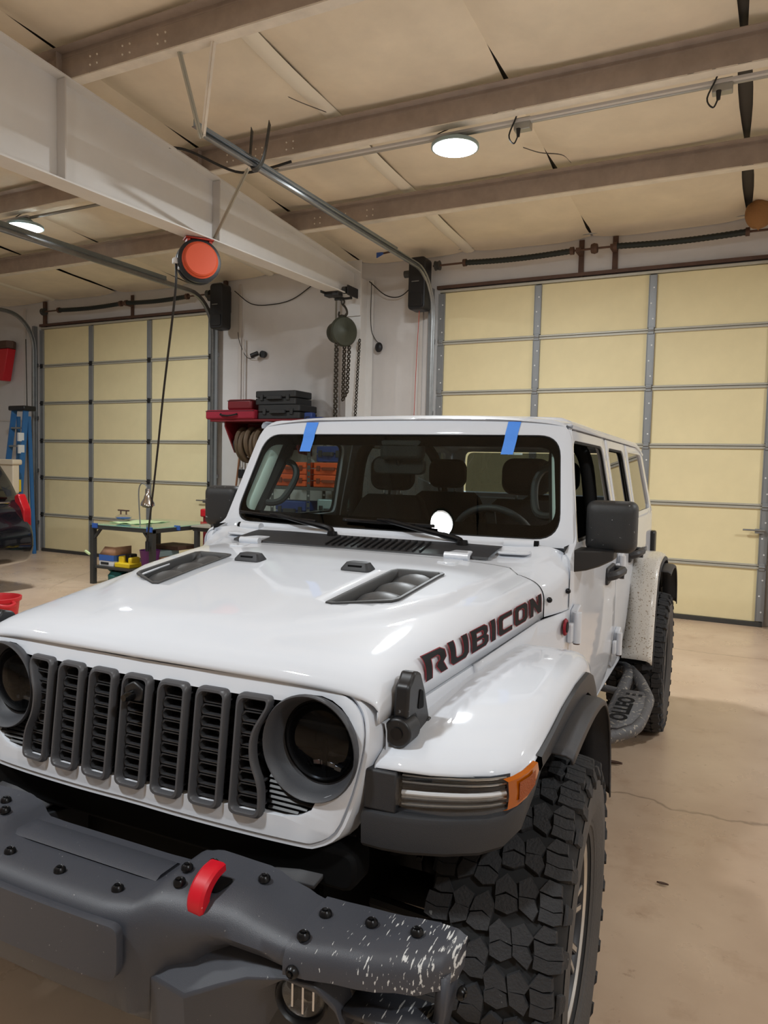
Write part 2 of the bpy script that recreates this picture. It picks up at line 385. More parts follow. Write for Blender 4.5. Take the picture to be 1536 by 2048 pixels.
# liner panel joint of the back wall, and base angle
for i, (a, b) in enumerate(((XL, -9.95), (-5.78, -3.56), (-3.30, -2.48), (1.62, XR))):
    struct(MB().box(((a+b)/2, YW+0.004, 2.27), (b-a, 0.012, 0.03)).build('trim_%d' % (i+1), 'wall_trim'))
    struct(MB().box(((a+b)/2, YW+0.003, 0.05), (b-a, 0.014, 0.1)).build('baseboard_back' if i == 0 else 'baseboard_back.%03d' % i, 'wall_trim'))
for i, x in enumerate((-10.2, -5.52, -2.62)):
    struct(MB().box((x, YW, 2.1), (0.05, 0.02, 4.2)).build('trim_%d' % (i+5), 'wall_trim', bevel=0.006))
# ceiling: roof deck with draped insulation strips
MBc = MB(); MBc.add([(XL-.2, YF-.2, zc(YF-.2)+0.07), (XR+.2, YF-.2, zc(YF-.2)+0.07), (XR+.2, YW+.1, zc(YW+.1)+0.07), (XL-.2, YW+.1, zc(YW+.1)+0.07)], [(0, 1, 2, 3)])
ceil = MBc.build('ceiling', 'seam_dark'); struct(ceil)
PY = [2.24+1.55*k for k in range(-7, 3)]+[5.28]   # far edge of each purlin's lower flange
PY = sorted(set(PY[:9]+[5.28]))
def drape(x0, x1, seed):
    rn = random.Random(seed); ph = [rn.uniform(0, 6) for _ in range(4)]; rows = []
    ys = [YF+(YW-YF)*i/66 for i in range(67)]
    for y in ys:
        u = ((y-2.14)/1.55) % 1.0; row = []
        for k in range(13):
            t = k/12; x = x0+(x1-x0)*t
            edge = 1-abs(2*t-1)**4
            sag = 0.055*math.sin(PI*u)*edge+0.012*math.sin(3.1*x+ph[0]+2*y)*edge*math.sin(PI*u)
            bend = 0.03*math.sin(PI*u)*(1 if seed % 2 else -1)
            row.append((x+bend*(1-edge), y, zc(y)+0.035-sag-0.03*edge*(0.4+0.6*math.sin(PI*u))))
        rows.append(row)
    return MB().grid(rows)
SEAMX = [-12.2, -11.0, -9.5, -8.0, -6.5, -5.0, -3.5, -2.0, -0.5, 1.12, 2.62, 4.12, 5.62, 6.6]
for i in range(len(SEAMX)-1):
    a, b = SEAMX[i]+0.022, SEAMX[i+1]-0.022
    drape(a, b, i).build('insulation_panel', 'ceiling_vinyl', ceil)
for x in (-2.0, -5.0, -9.5, 4.12):               # taped seams, the rest stay open and dark
    rows = []
    for i in range(67):
        y = YF+(YW-YF)*i/66; u = ((y-2.14)/1.55) % 1.0; s = 0.045*math.sin(PI*u)
        rows.append([(x+dx, y, zc(y)+0.02-s*0.6+dz) for dx, dz in ((-0.075, 0.012), (-0.03, -0.006), (0.03, -0.006), (0.075, 0.012))])
    MB().grid(rows).build('seam_tape', 'ceiling_seam', ceil)
# purlins
def purlin(yp):
    z0 = zt(yp); z1 = z0+0.2; e = empty('roof_purlin', (0, yp, z0))
    w = MB(); w.box(((XL+XR)/2, -0.095, 0.105), (XR-XL, 0.006, 0.19)); w.box(((XL+XR)/2, -0.135, 0.197), (XR-XL, 0.08, 0.006)); w.box(((XL+XR)/2, -0.1, 0.165), (XR-XL, 0.006, 0.012))
    w.build('web', 'purlin_brown', e)
    f_ = MB(); f_.box(((XL+XR)/2, -0.046, 0.004), (XR-XL, 0.092, 0.007)); f_.box(((XL+XR)/2, -0.003, 0.014), (XR-XL, 0.006, 0.024)); f_.build('flange', 'purlin_pale', e)
    b = MB()
    for x0 in (-3.42, 3.2, -10.8):
        for dx in (-0.95, -0.88, -0.62, -0.55, -0.3, -0.22, 0.3, 0.37, 0.62, 0.69, 0.95, 1.02):
            for dz in (0.055, 0.115): b.ball((x0+dx, -0.1, dz), 0.008, 6, 4)
    b.build('bolts', 'purlin_pale', e, stuff=True)
    if yp < 4: MB().box((-3.42, -0.1, 0.105), (0.006, 0.1, 0.19)).build('clip', 'purlin_brown', e)
    return e
PL = {1: 'roof purlin crossing the top of the picture above the braced track end', 2: 'roof purlin carrying the round lamp and its conduit', 3: 'roof purlin nearest the overhead doors'}
PY = [y for y in PY if y > 0.5]
for yp in PY:
    k = {2.24: 1, 3.79: 2, 5.28: 3}.get(round(yp, 2))
    e = purlin(yp)
    if k: tag(e, PL[k], 'purlin')
    else: tag(e, 'roof purlin just above the top edge of the picture', 'purlin')
# tapered rafter on column
def rafter(xr, lab):
    e = empty('roof_beam', (xr, YW, 0))
    ys = [YF, 1.63, 3.9, 6.62]
    w = MB()
    for a, b in zip(ys[:-1], ys[1:]):
        vs = []
        for y in (a, b):
            for dx in (-0.004, 0.004): vs += [(dx, y-YW, zb(y)), (dx, y-YW, zt(y)-0.004)]
        w.add(vs, [(0, 1, 3, 2), (4, 6, 7, 5), (0, 4, 5, 1), (2, 3, 7, 6), (1, 5, 7, 3), (0, 2, 6, 4)], smooth=False)
    w.build('web', 'beam_white', e)
    for nm, zf, of in (('upper_flange', zt, -0.008), ('lower_flange', zb, 0.0)):
        m = MB(); a, b = YF, 6.62
        vs = [(dx, y-YW, zf(y)+of+dz) for y in (a, b) for dx in (-0.1, 0.1) for dz in (-0.006, 0.006)]
        m.add(vs, [(0, 1, 3, 2), (4, 6, 7, 5), (0, 4, 5, 1), (2, 3, 7, 6), (1, 5, 7, 3), (0, 2, 6, 4)], smooth=False); m.build(nm, 'beam_white', e)
    for y in (2.1, 3.85, -2.5):
        MB().add([(dx, y-YW+dy, z) for dx in (0.006, 0.092) for dy in (-0.006, 0.006) for z in (zb(y)+0.01, zt(y)-0.02)], [(0, 1, 3, 2), (4, 6, 7, 5), (0, 4, 5, 1), (2, 3, 7, 6), (1, 5, 7, 3), (0, 2, 6, 4)], smooth=False).build('stiffener', 'wall_trim', e)
    c = MB(); c.box((0, -0.345, 2.0), (0.2, 0.012, 4.0)); c.box((0, -0.17, 2.03), (0.009, 0.33, 4.06)); c.box((0, -0.01, 2.03), (0.2, 0.012, 4.06)); c.build('column', 'beam_white', e)
    p = MB(); p.box((0, -0.37, zt(6.6)-0.2), (0.21, 0.018, 0.7)); p.build('end_plate', 'beam_white', e)
    tag(e, lab, 'beam'); return e
rafter(-3.42, 'white tapered steel roof beam crossing the upper left onto a column between the doors')
# eave pipe
tag(MB().tube([(-2.35, 6.9, 4.315), (1.1, 6.9, 4.315), (1.3, 6.92, 4.30)], 0.012, 8).build('eave_pipe', 'conduit'), 'thin pale pipe running under the eave above the right overhead door', 'pipe')

# ---------------------------------------------------------------- overhead doors
ROWS = [0.03, 0.64, 1.28, 1.91, 2.55, 3.18, 3.82]
_pm = {}
def overhead_door(no, cols, holes):
    e = empty('door_%d' % no, ((cols[0]+cols[-1])/2, YW, 0)); struct(e); ox = e.location.x
    for r in range(6):
        for c in range(3):
            w = cols[c+1]-cols[c]-0.06; h = ROWS[r+1]-ROWS[r]-0.036
            k = (no, round(w, 3), round(h, 3))
            if k not in _pm:
                _pm[k] = MB().box((0, 0, 0), (w, 0.034, h)).mesh('panel', 'door_foam')
            o = D.objects.new('panel', _pm[k]); COL.objects.link(o); o.parent = e
            o.location = ((cols[c]+cols[c+1])/2-ox, -0.019, (ROWS[r]+ROWS[r+1])/2)
            md = o.modifiers.new('b', 'BEVEL'); md.width = 0.008; md.segments = 2
    W = cols[-1]-cols[0]
    for r in range(7):
        m = MB(); z = ROWS[r]
        if r < 6 and r > 0: m.box((0, -0.034, z+0.016), (W, 0.03, 0.022)); m.box((0, -0.037, z-0.014), (W, 0.034, 0.026))
        else: m.box((0, -0.03, z+(0.0 if r else -0.005)), (W, 0.05, 0.03 if r else 0.05))
        m.build('rail', 'rail_pale' if 0 < r else 'bench_steel', e, bevel=0.003)
    for x in cols:
        xe = x+(0.03 if x == cols[0] else -0.03 if x == cols[-1] else 0)
        for r in range(6):
            m = MB(); z0, z1 = ROWS[r]+0.03, ROWS[r+1]-0.03; m.box((xe-ox, -0.048, (z0+z1)/2), (0.085, 0.024, z1-z0)); m.box((xe-ox-0.038, -0.058, (z0+z1)/2), (0.008, 0.02, z1-z0)); m.box((xe-ox+0.038, -0.058, (z0+z1)/2), (0.008, 0.02, z1-z0))
            m.build('stile', 'stile_gray', e, bevel=0.002)
        if holes:
            d = MB()
            for r in range(6):
                for k in range(3):
                    d.cyl((xe-ox+0.012*(-1)**k, -0.0595, ROWS[r]+0.13+0.17*k), (xe-ox+0.012*(-1)**k, -0.062, ROWS[r]+0.13+0.17*k), 0.009, n=8)
            d.build('rivets', 'label_white', e, stuff=True)
        for r in range(1, 6):
            m = MB(); m.box((xe-ox, -0.066, ROWS[r]), (0.06, 0.014, 0.075)); m.cyl((xe-ox-0.03, -0.076, ROWS[r]), (xe-ox+0.03, -0.076, ROWS[r]), 0.011, n=8)
            m.build('hinge', 'hinge_black' if no == 1 else 'stile_gray', e, bevel=0.003)
    return e
overhead_door(1, [-9.73, -8.52, -7.24, -5.99], False)
overhead_door(2, [-2.35, -1.09, 0.2, 1.45], True)
for i, (a, b, z) in enumerate(((-9.78, -5.92, 3.875), (-2.4, 1.52, 3.875))):
    struct(MB().box(((a+b)/2, YW-0.02, z), (b-a, 0.05, 0.04)).build('trim_%d' % (i+9), 'rust_brown'))
# lock latches on the doors
for x, z, lab in ((-6.07, 1.02, 'small galvanised slide latch on the left overhead door beside the truck mirror'), (1.38, 1.02, 'small galvanised slide latch at the right edge of the right overhead door')):
    e = empty('door_latch', (x, YW-0.075, z)); MB().box((0, -0.012, 0), (0.09, 0.02, 0.05)).build('plate', 'galvanised', e, bevel=0.003); MB().cyl((-0.16, -0.03, 0.01), (0.05, -0.03, 0.01), 0.01, n=10).build('bolt', 'galvanised', e); tag(e, lab, 'latch')

# ---------------------------------------------------------------- door tracks
def track(x, side, yend, lab, zh=4.01, brace=True):
    """C channel: vertical leg, bend, horizontal leg"""
    e = empty('door_track', (x, 6.86, 0))
    path = [(6.86, 0.02), (6.86, 1.5), (6.86, 3.45)]+[(6.86-0.52*(1-math.cos(R(a))), 3.45+(zh-3.45)*math.sin(R(a))) for a in range(10, 91, 10)]+[(4.5, zh), (yend, zh+0.01)]
    prof = [(-0.012, 0.028), (0.03, 0.028), (0.034, 0.0), (0.03, -0.028), (-0.012, -0.028)]
    rows = []
    for i, (y, z) in enumerate(path):
        a = path[max(i-1, 0)]; b = path[min(i+1, len(path)-1)]; t = Vector((b[0]-a[0], b[1]-a[1])).normalized(); nrm = Vector((-t.y, t.x))
        rows.append([(side*px, y-6.86+nrm.x*pn, z+nrm.y*pn) for px, pn in prof])
    MB().grid(rows).build('channel', 'galvanised', e, solid=0.004)
    a = MB(); a.box((side*0.055, 0.015, 1.93), (0.05, 0.006, 3.86)); a.box((side*0.034, 0.05, 1.93), (0.006, 0.07, 3.86)); a.build('jamb_angle', 'stile_gray', e)
    if brace:
        h = MB(); h.box((side*0.03, (yend+0.05-6.86-0.9)/2-0.1, zh+0.03), (0.05, abs(yend+0.05-6.86+0.9), 0.005)); h.box((side*0.036, (yend+0.05-6.86-0.9)/2-0.1, zh+0.055), (0.005, abs(yend+0.05-6.86+0.9), 0.05)); h.build('stiffening_angle', 'galv_blue', e)
    for z in (0.5, 1.4, 2.3, 3.2): MB().box((side*0.03, 0.06, z), (0.05, 0.05, 0.06)).build('bracket', 'galvanised', e, bevel=0.003)
    tag(e, lab, 'door track'); return e
track(-2.4, -1, 2.52, 'galvanised roller track left of the right overhead door, hung from straps')
track(-5.93, 1, 2.5, 'galvanised roller track right of the left overhead door')
track(-9.8, -1, 2.5, 'galvanised roller track left of the left overhead door, beside the blue ladder')
track(1.52, 1, 2.5, 'galvanised roller track at the right edge of the right overhead door')
def hanger(name, segs, lab, m='galvanised', w=0.035):
    mb = MB()
    for a, b in segs: mb.bar(a, b, w, 0.004); mb.bar(a, b, 0.004, w)
    return tag(mb.build(name, m), lab, 'hanger')
hanger('perforated_hanger', [((-2.4, 2.53, 3.99), (-2.03, 2.2, 4.41))], 'pale perforated angle strut rising right from the track end to the purlin', 'purlin_pale')
hanger('angle_hanger', [((-2.41, 2.52, 3.97), (-2.33, 2.2, 4.41))], 'grey angle strut rising left from the track end to the purlin', 'rail_pale')
hanger('diagonal_brace', [((-2.43, 3.1, 3.96), (-3.40, 3.83, 3.70))], 'thin diagonal angle brace from the track down to the white beam', 'rail_pale', 0.03)
st = [(-2.47, 3.2, 4.32), (-2.47, 3.18, 4.1), (-2.45, 3.16, 4.0), (-2.40, 3.15, 3.965), (-2.35, 3.16, 4.0), (-2.32, 3.18, 4.1), (-2.29, 3.2, 4.34)]
rows = [[(p[0]+0.02, p[1]-0.04, p[2]), (p[0]-0.02, p[1]+0.04, p[2])] for p in smooth_path(st, 4)]
tag(MB().grid(rows).build('strap_hanger', 'bench_steel', solid=0.004), 'dark steel strap looped under the track below the purlin', 'hanger')
tag(MB().tube(smooth_path([(-3.36, 3.2, 4.33), (-3.25, 3.35, 4.33), (-2.95, 3.6, 4.2), (-2.7, 3.7, 4.22), (-2.45, 3.74, 4.26)], 6), 0.012, 8).build('beam_cable', 'cable_black'), 'dark cable drooping from the white beam to the lamp purlin', 'cable')

# ---------------------------------------------------------------- torsion spring shafts
def spring(mb, x0, x1, z, r=0.035):
    n = 60; P = [(x0+(x1-x0)*i/n, -0.18, z-0.02*math.sin(PI*i/n)) for i in range(n+1)]
    mb.tube(P, [r*(1.0 if i % 2 else 0.86) for i in range(n+1)], 12)
def shaft(name, x0, x1, z, springs, plates, lab):
    e = empty(name, (0, YW, 0))
    MB().cyl((x0, -0.18, z), (x1, -0.18, z), 0.0125, n=10).build('shaft', 'rust_brown', e)
    for a, b in springs:
        m = MB(); spring(m, a, b, z); m.build('spring', 'spring_dark', e)
        [MB().cyl((q-0.02, -0.18, z), (q+0.02, -0.18, z), 0.044, n=14).build('spring_cone', 'rust_brown', e) for q in (a, b)]
    for p in plates:
        m = MB(); m.box((p, -0.01, z-0.07), (0.06, 0.012, 0.46)); m.box((p, -0.1, z), (0.05, 0.2, 0.05)); m.build('plate', 'rust_brown', e)
    for p in (x0+0.06, x1-0.06):
        MB().lathe([(0.0, -0.03), (0.06, -0.03), (0.05, 0), (0.06, 0.03), (0.0, 0.03)], 18, Matrix.Translation((p, -0.18, z)) @ Matrix.Rotation(PI/2, 4, 'Y')).build('cable_drum', 'bench_steel', e)
    tag(e, lab, 'spring shaft'); return e
s2 = shaft('torsion_spring_shaft', -2.4, 1.55, 4.11, [(-1.98, -0.68), (-0.2, 1.12)], [-0.61, -0.23], 'torsion springs on a rusty shaft above the right overhead door')
m = MB(); m.lathe([(0.0, -0.04), (0.05, -0.035), (0.06, 0), (0.05, 0.035), (0, 0.04)], 14, Matrix.Translation((-0.43, -0.18, 4.11)) @ Matrix.Rotation(PI/2, 4, 'Y')); m.build('coupler', 'rust_brown', s2, bevel=0.004)
shaft('torsion_spring_shaft', -9.55, -5.9, 4.06, [(-9.12, -7.72), (-7.6, -6.37)], [-7.65], 'torsion springs on a dark shaft above the left overhead door')
for x, lab in ((-9.66, 'rust-brown steel post strip above the left end of the left overhead door'), (-5.78, 'rust-brown steel post strip above the black opener of the left door')):
    tag(MB().box((x, YW-0.02, 4.06), (0.06, 0.04, 0.42)).build('header_post', 'rust_brown'), lab, 'bracket')
# ---------------------------------------------------------------- door openers
def opener(x, z, lab, cord):
    e = empty('door_opener', (x, 6.70, z))
    m = MB(); m.prism(rrect(-0.115, -0.32, 0.115, 0.32, 0.05), -0.1, 0.1, Matrix.Rotation(PI/2, 4, 'X')); m.build('housing', 'opener_black', e, bevel=0.015)
    m = MB(); m.prism(rrect(-0.09, -0.28, 0.09, -0.12, 0.03), 0, 0.012, Matrix.Translation((0, -0.1, 0)) @ Matrix.Rotation(PI/2, 4, 'X')); m.build('lens_cover', 'black_plastic', e, bevel=0.004)
    MB().box((-0.01, -0.116, 0.02), (0.1, 0.004, 0.012)).build('badge', 'galvanised', e)
    MB().cyl((-0.2, -0.02, 0.14), (-0.1, -0.02, 0.14), 0.045, n=14).build('shaft_coupling', 'bench_steel', e)
    MB().box((0, 0.14, 0.1), (0.1, 0.08, 0.3)).build('mounting_bracket', 'bench_steel', e)
    tag(e, lab, 'door opener')
    if cord: tag(MB().tube([(x+0.02, 6.66, z-0.33), (x+0.0, 6.66, z-0.9), (x-0.03, 6.68, 2.0)], 0.004, 6).build('pull_cord', 'reel_red'), 'thin red release cord hanging from the right door opener', 'cord')
    return e
opener(-2.53, 3.87, 'black wall-mounted opener beside the right overhead door', True)
opener(-5.66, 3.83, 'black wall-mounted opener beside the left overhead door', False)
tag(MB().tube(smooth_path([(-3.33, 6.86, 4.02), (-3.1, 6.88, 3.83), (-2.9, 6.9, 3.80), (-2.72, 6.88, 3.92), (-2.62, 6.8, 4.07)], 6), 0.007, 6).build('opener_cable', 'cable_black'), 'dark cable sagging from the column to the right door opener', 'cable')
tag(MB().tube(smooth_path([(-5.53, 6.85, 4.08), (-5.3, 6.95, 3.90), (-4.95, 6.972, 3.87), (-4.6, 6.972, 3.92), (-4.25, 6.972, 4.1)], 6), 0.007, 6).build('opener_cable', 'cable_black'), 'dark cable sagging along the wall from the left door opener', 'cable')
tag(MB().tube(smooth_path([(-5.5, 6.9, 3.5), (-5.48, 6.92, 3.35), (-5.36, 6.93, 3.14), (-5.2, 6.92, 3.12)], 5), 0.005, 6).build('camera_cable', 'cable_black'), 'thin cable curling down the wall to the camera', 'cable')
e = empty('wall_camera', (-5.08, 6.95, 3.17)); MB().cyl((0, 0.02, 0), (0, -0.03, 0), 0.05, n=16).build('base', 'opener_black', e); MB().tube([(-0.15, -0.09, -0.03), (-0.05, -0.06, 0.01)], 0.035, 12).build('body', 'opener_black', e); tag(e, 'small black security camera on the wall between the doors', 'camera')
e = empty('wall_sensor', (-3.2, 6.95, 3.17)); MB().ball((0, -0.03, 0), 0.055, 14, 10, (1, 0.7, 1.2)).build('body', 'opener_black', e); MB().tube(smooth_path([(0, 0, 0.05), (-0.08, 0.01, 0.12), (-0.14, 0.0, 0.3), (-0.12, -0.05, 0.85)], 5), 0.005, 6).build('cable', 'cable_black', e); tag(e, 'small round black sensor on the wall right of the column', 'sensor')
# blue clip hanging over the beam end
e = empty('spring_clip', (-3.1, 6.6, 4.28)); m = MB(); m.add([(0, 0, -0.05), (0, 0, 0.05), (0.12, 0, 0), (0, 0.02, -0.05), (0, 0.02, 0.05), (0.12, 0.02, 0)], [(0, 1, 2), (5, 4, 3), (0, 2, 5, 3), (1, 4, 5, 2), (0, 3, 4, 1)], smooth=False); m.build('handle', 'clip_blue', e, bevel=0.006); MB().cyl((0.1, 0.01, 0), (0.2, 0.01, 0.01), 0.012, n=8).build('jaw', 'rust_brown', e); tag(e, 'small blue clamp hanging at the eave above the column', 'clamp')

# ---------------------------------------------------------------- round high-bay lamps
def lamp_proto():
    e = empty('high_bay_lamp')
    MB().lathe([(0.0, 0.075), (0.07, 0.075), (0.085, 0.06), (0.09, 0.03), (0.175, 0.022), (0.19, 0.012), (0.192, -0.012), (0.18, -0.014), (0.0, -0.008)], 40).build('housing', 'lamp_body', e)
    MB().lathe([(0.178, -0.0145), (0.14, -0.022), (0.07, -0.027), (0.001, -0.028)], 40).build('lens', 'lamp_emit', e)
    m = MB(); m.tube(smooth_path([(-0.06, 0, 0.06), (-0.05, 0, 0.105), (0, 0, 0.115), (0.05, 0, 0.105), (0.06, 0, 0.06)], 4), 0.006, 6); m.build('hanger', 'conduit', e)
    MB().tube(smooth_path([(-0.05, 0, 0.07), (-0.15, 0, 0.085), (-0.16, 0, 0.12), (-0.05, 0, 0.15)], 5), 0.005, 6).build('power_lead', 'cable_black', e)
    return e
def lamp(i, x, y):
    e = lp if i == 0 else dup(lp); z = zt(y)-0.11 if y > 3 else zt(y)-0.13
    e.location = (x, y, z)
    L = D.lights.new('lamp_light', 'AREA'); L.shape = 'DISK'; L.size = 0.34; L.energy = LAMP_W; L.color = (0.90, 0.96, 1.0)
    lo = D.objects.new('lamp_light', L); COL.objects.link(lo); lo.location = (x, y, z-0.034)
    return e
lp = lamp_proto()
for i, (x, y) in enumerate(LAMPS):
    e = lamp(i, x, y)
    if i == 0: tag(e, 'lit round high-bay lamp on the purlin above the white truck', 'ceiling lamp')
    elif i == 1: tag(e, 'lit round high-bay lamp at the left edge, beyond the white beam', 'ceiling lamp')
    else: tag(e, {2: 'round high-bay lamp on the lamp purlin, beyond the right edge of the picture', 3: 'round high-bay lamp behind the photographer, mirrored in the windshield', 4: 'round high-bay lamp behind the photographer, far to the left', 5: 'round high-bay lamp behind the photographer, to the right'}[i], 'ceiling lamp')
def conduit(x0, x1, y, boxes, lab):
    z = zt(y)-0.02; e = empty('conduit_run', (0, y, z))
    MB().cyl((x0, 0.045, 0), (x1, 0.045, 0), 0.016, n=10).build('pipe', 'conduit', e)
    MB().box(((x0+x1)/2-0.6, 0.02, 0.005), (abs(x1-x0)-1.4, 0.045, 0.02)).build('cover_strip', 'wall_trim', e)
    for bx in boxes:
        b = MB().box((bx, 0.05, -0.015), (0.13, 0.07, 0.09)).build('outlet_box', 'conduit', e, bevel=0.006)
        MB().cyl((bx-0.02, 0.0, -0.06), (bx-0.02, 0.0, -0.12), 0.018, 0.012, 10).build('plug', 'cable_black', e)
        MB().tube(smooth_path([(bx-0.02, 0.0, -0.11), (bx-0.05, -0.01, -0.17), (bx-0.09, -0.01, -0.1), (bx-0.03, -0.02, 0.05), (bx-0.12, -0.02, 0.1), (bx-0.25, -0.03, 0.06)], 5), 0.006, 6).build('cord', 'cable_black', e)
    tag(e, lab, 'conduit')
conduit(-2.75, 3.2, 3.82, [-0.4, 1.0], 'metal conduit with two plugged outlet boxes along the lamp purlin')
conduit(-8.5, -4.7, 3.82, [], 'metal conduit above the lamp at the left edge')
# torn insulation at the eave
m = MB(); rn = random.Random(3)
rows = [[(1.22+(0.12+0.05*rn.random())*math.sin(PI*i/7)*math.cos(2*PI*k/12), 6.62+(0.16)*math.sin(PI*i/7)*math.sin(2*PI*k/12), 4.22+(0.13+0.04*rn.random())*math.cos(PI*i/7)) for k in range(12)] for i in range(8)]
tag(m.grid(rows, closed_u=True).build('insulation_tuft', 'insulation_brown', sub=1), 'torn brown insulation hanging at the upper right edge of the picture', 'insulation')
# tears in the ceiling skin
for P, lab in (([(-0.62, 4.6, 0), (-0.5, 4.72, -0.01), (-0.33, 4.8, -0.02), (-0.28, 4.95, -0.03)], 'dark torn slit in the ceiling skin right of the lamp'), ([(-2.12, 3.2, 0), (-2.06, 3.32, 0.0), (-1.95, 3.5, 0.0)], 'thin dark tear in the ceiling skin left of the taped seam')):
    rows = []
    for i, p in enumerate(smooth_path([(a, b, zc(b)-0.045+c) for a, b, c in P], 5)): rows.append([(p.x, p.y-0.006, p.z), (p.x, p.y+0.010, p.z-0.004)])
    MB().grid(rows).build('tear', 'seam_dark', ceil)
# ================================================================ things in the workshop (world frame)
# cord reel under the beam
e = empty('cord_reel', (-3.42, 3.66, zb(3.66)))
ax = Vector((0.80, -0.60, 0)).normalized(); side = Vector((0.6, 0.8, 0))
Mr = Matrix((( side.x, 0, ax.x, 0), (side.y, 0, ax.y, 0), (0, 1, 0, -0.22), (0, 0, 0, 1)))
MB().lathe([(0.0, -0.09), (0.17, -0.09), (0.2, -0.075), (0.2, -0.03), (0.17, -0.025), (0.17, 0.005), (0.2, 0.012), (0.2, 0.05), (0.17, 0.062), (0.0, 0.062)], 36, Mr).build('drum_case', 'opener_black', e)
MB().lathe([(0.165, 0.05), (0.168, 0.075), (0.155, 0.085), (0.152, 0.11), (0.14, 0.122), (0.0, 0.126)], 36, Mr).build('face_cover', 'reel_orange', e)
m = MB(); m.box((-0.1, 0.16, 0), (0.03, 0.08, 0.1), Mr); m.box((0.1, 0.16, 0), (0.03, 0.08, 0.1), Mr); m.box((0, 0.2, 0), (0.26, 0.014, 0.14), Mr); m.build('swivel_bracket', 'reel_red', e, bevel=0.004)
m = MB(); m.box((-0.2, -0.02, 0), (0.07, 0.05, 0.07), Mr); m.box((-0.17, -0.06, 0), (0.03, 0.06, 0.06), Mr); m.build('cord_guide', 'label_white', e, bevel=0.006)
g = e.location+Mr @ Vector((-0.205, -0.03, 0))
end = Vector((-5.30, 4.93, 0.62))
P = [g, g+Vector((-0.01, 0.0, -0.3))]+[g.lerp(end, t)+Vector((0, 0, -0.12*math.sin(PI*t))) for t in (0.35, 0.6, 0.85)]+[end]
c = MB().tube([p-e.location for p in smooth_path(P, 8)], 0.011, 8).build('cord', 'cable_black', e); MB().cyl(end-e.location, end-e.location+Vector((0, 0, -0.12)), 0.022, n=10).build('socket', 'opener_black', e)
tag(e, 'orange and black cord reel hanging from the white beam, cord running down to the workbench', 'cord reel')

# chain hoist on its trolley
yh = 6.34
e = empty('chain_hoist', (-3.42, yh, zb(yh)))
m = MB(); m.box((-0.11, -0.1, 0.03), (0.02, 0.5, 0.14)); m.box((0.125, 0.02, 0.03), (0.02, 0.26, 0.12)); m.cyl((-0.12, 0, -0.05), (0.13, 0, -0.05), 0.016, n=8); m.box((-0.02, -0.2, -0.035), (0.2, 0.12, 0.06)); m.build('trolley', 'hinge_black', e, bevel=0.006)
[MB().cyl((s*0.1, dy, 0.03), (s*0.055, dy, 0.03), 0.045, n=14).build('trolley_wheel', 'bench_steel', e) for s in (-1, 1) for dy in (-0.09, 0.09)]
m = MB(); m.tube(smooth_path([(0, 0, -0.05), (0.02, 0, -0.09), (0, 0, -0.13), (-0.02, 0, -0.09)], 4, True), 0.011, 7, closed=True); m.tube(smooth_path([(0.0, 0, -0.12), (0.05, 0, -0.18), (0.06, 0, -0.24), (0.0, 0, -0.285), (-0.055, 0, -0.25), (-0.05, 0, -0.205)], 5), [0.014]*10+[0.017]*10+[0.012]*5+[0.008], 8); m.build('hook', 'chain_iron', e)
axh = Vector((0.86, -0.5, -0.06)).normalized(); sd = Vector((0.5, 0.86, 0)).normalized(); up = axh.cross(sd); 
if up.z < 0: up = -up
Mh = Matrix(((sd.x, up.x, axh.x, 0), (sd.y, up.y, axh.y, 0), (sd.z, up.z, axh.z, -0.46), (0, 0, 0, 1)))
MB().lathe([(0.0, -0.2), (0.11, -0.2), (0.13, -0.18), (0.13, -0.12), (0.115, -0.11), (0.115, -0.03), (0.15, -0.02), (0.15, 0.02), (0.0, 0.02)], 28, Mh).build('gear_case', 'hoist_green', e)
MB().lathe([(0.18, 0.0), (0.186, 0.02), (0.186, 0.05), (0.17, 0.07), (0.06, 0.08), (0.04, 0.092), (0.0, 0.094)], 36, Mh).build('hand_wheel_cover', 'hoist_green', e)
MB().box((0, 0.16, -0.03), (0.06, 0.1, 0.09), Mh).build('lug', 'chain_iron', e, bevel=0.006)
def chain(path, link, wire):
    P = [Vector(p) for p in path]; m = MB(); L = [0]
    for a, b in zip(P[:-1], P[1:]): L.append(L[-1]+(b-a).length)
    n = int(L[-1]/(link*0.72))
    for k in range(n):
        s = (k+0.5)*L[-1]/n; i = max(j for j in range(len(L)) if L[j] <= s); i = min(i, len(P)-2)
        t = (s-L[i])/(L[i+1]-L[i]); c = P[i].lerp(P[i+1], t); d = (P[i+1]-P[i]).normalized(); x = d.cross(Vector((0.3, 1, 0.1))).normalized(); y = d.cross(x)
        if k % 2: x = y
        pts = [c+d*(link/2-wire-link*0.22)*sg+d*sg*link*0.22*math.sin(q)+x*link*0.27*math.cos(q)*1.0 for sg, qs in ((1, (0, PI/2, PI)), (-1, (PI, PI/2, 0))) for q in qs]
        m.tube(pts, wire, 5, closed=True)
    return m
for nm, pth, lk, wi in (('load_chain', [(-0.02, -0.1, -0.60), (-0.02, -0.1, -1.75)], 0.085, 0.0125), ('load_chain', [(0.02, 0.03, -0.62), (0.01, 0.03, -1.2), (0.0, 0.05, -1.3), (0.04, 0.08, -1.2), (0.06, 0.08, -0.62)], 0.075, 0.011), ('hand_chain', [(0.13, 0.22, -0.52), (0.12, 0.2, -1.0), (0.1, 0.18, -1.75)], 0.06, 0.008)):
    chain(pth, lk, wi).build(nm, 'chain_iron', e, stuff=True)
tag(e, 'dark green chain hoist hanging from a trolley at the end of the white beam', 'hoist')
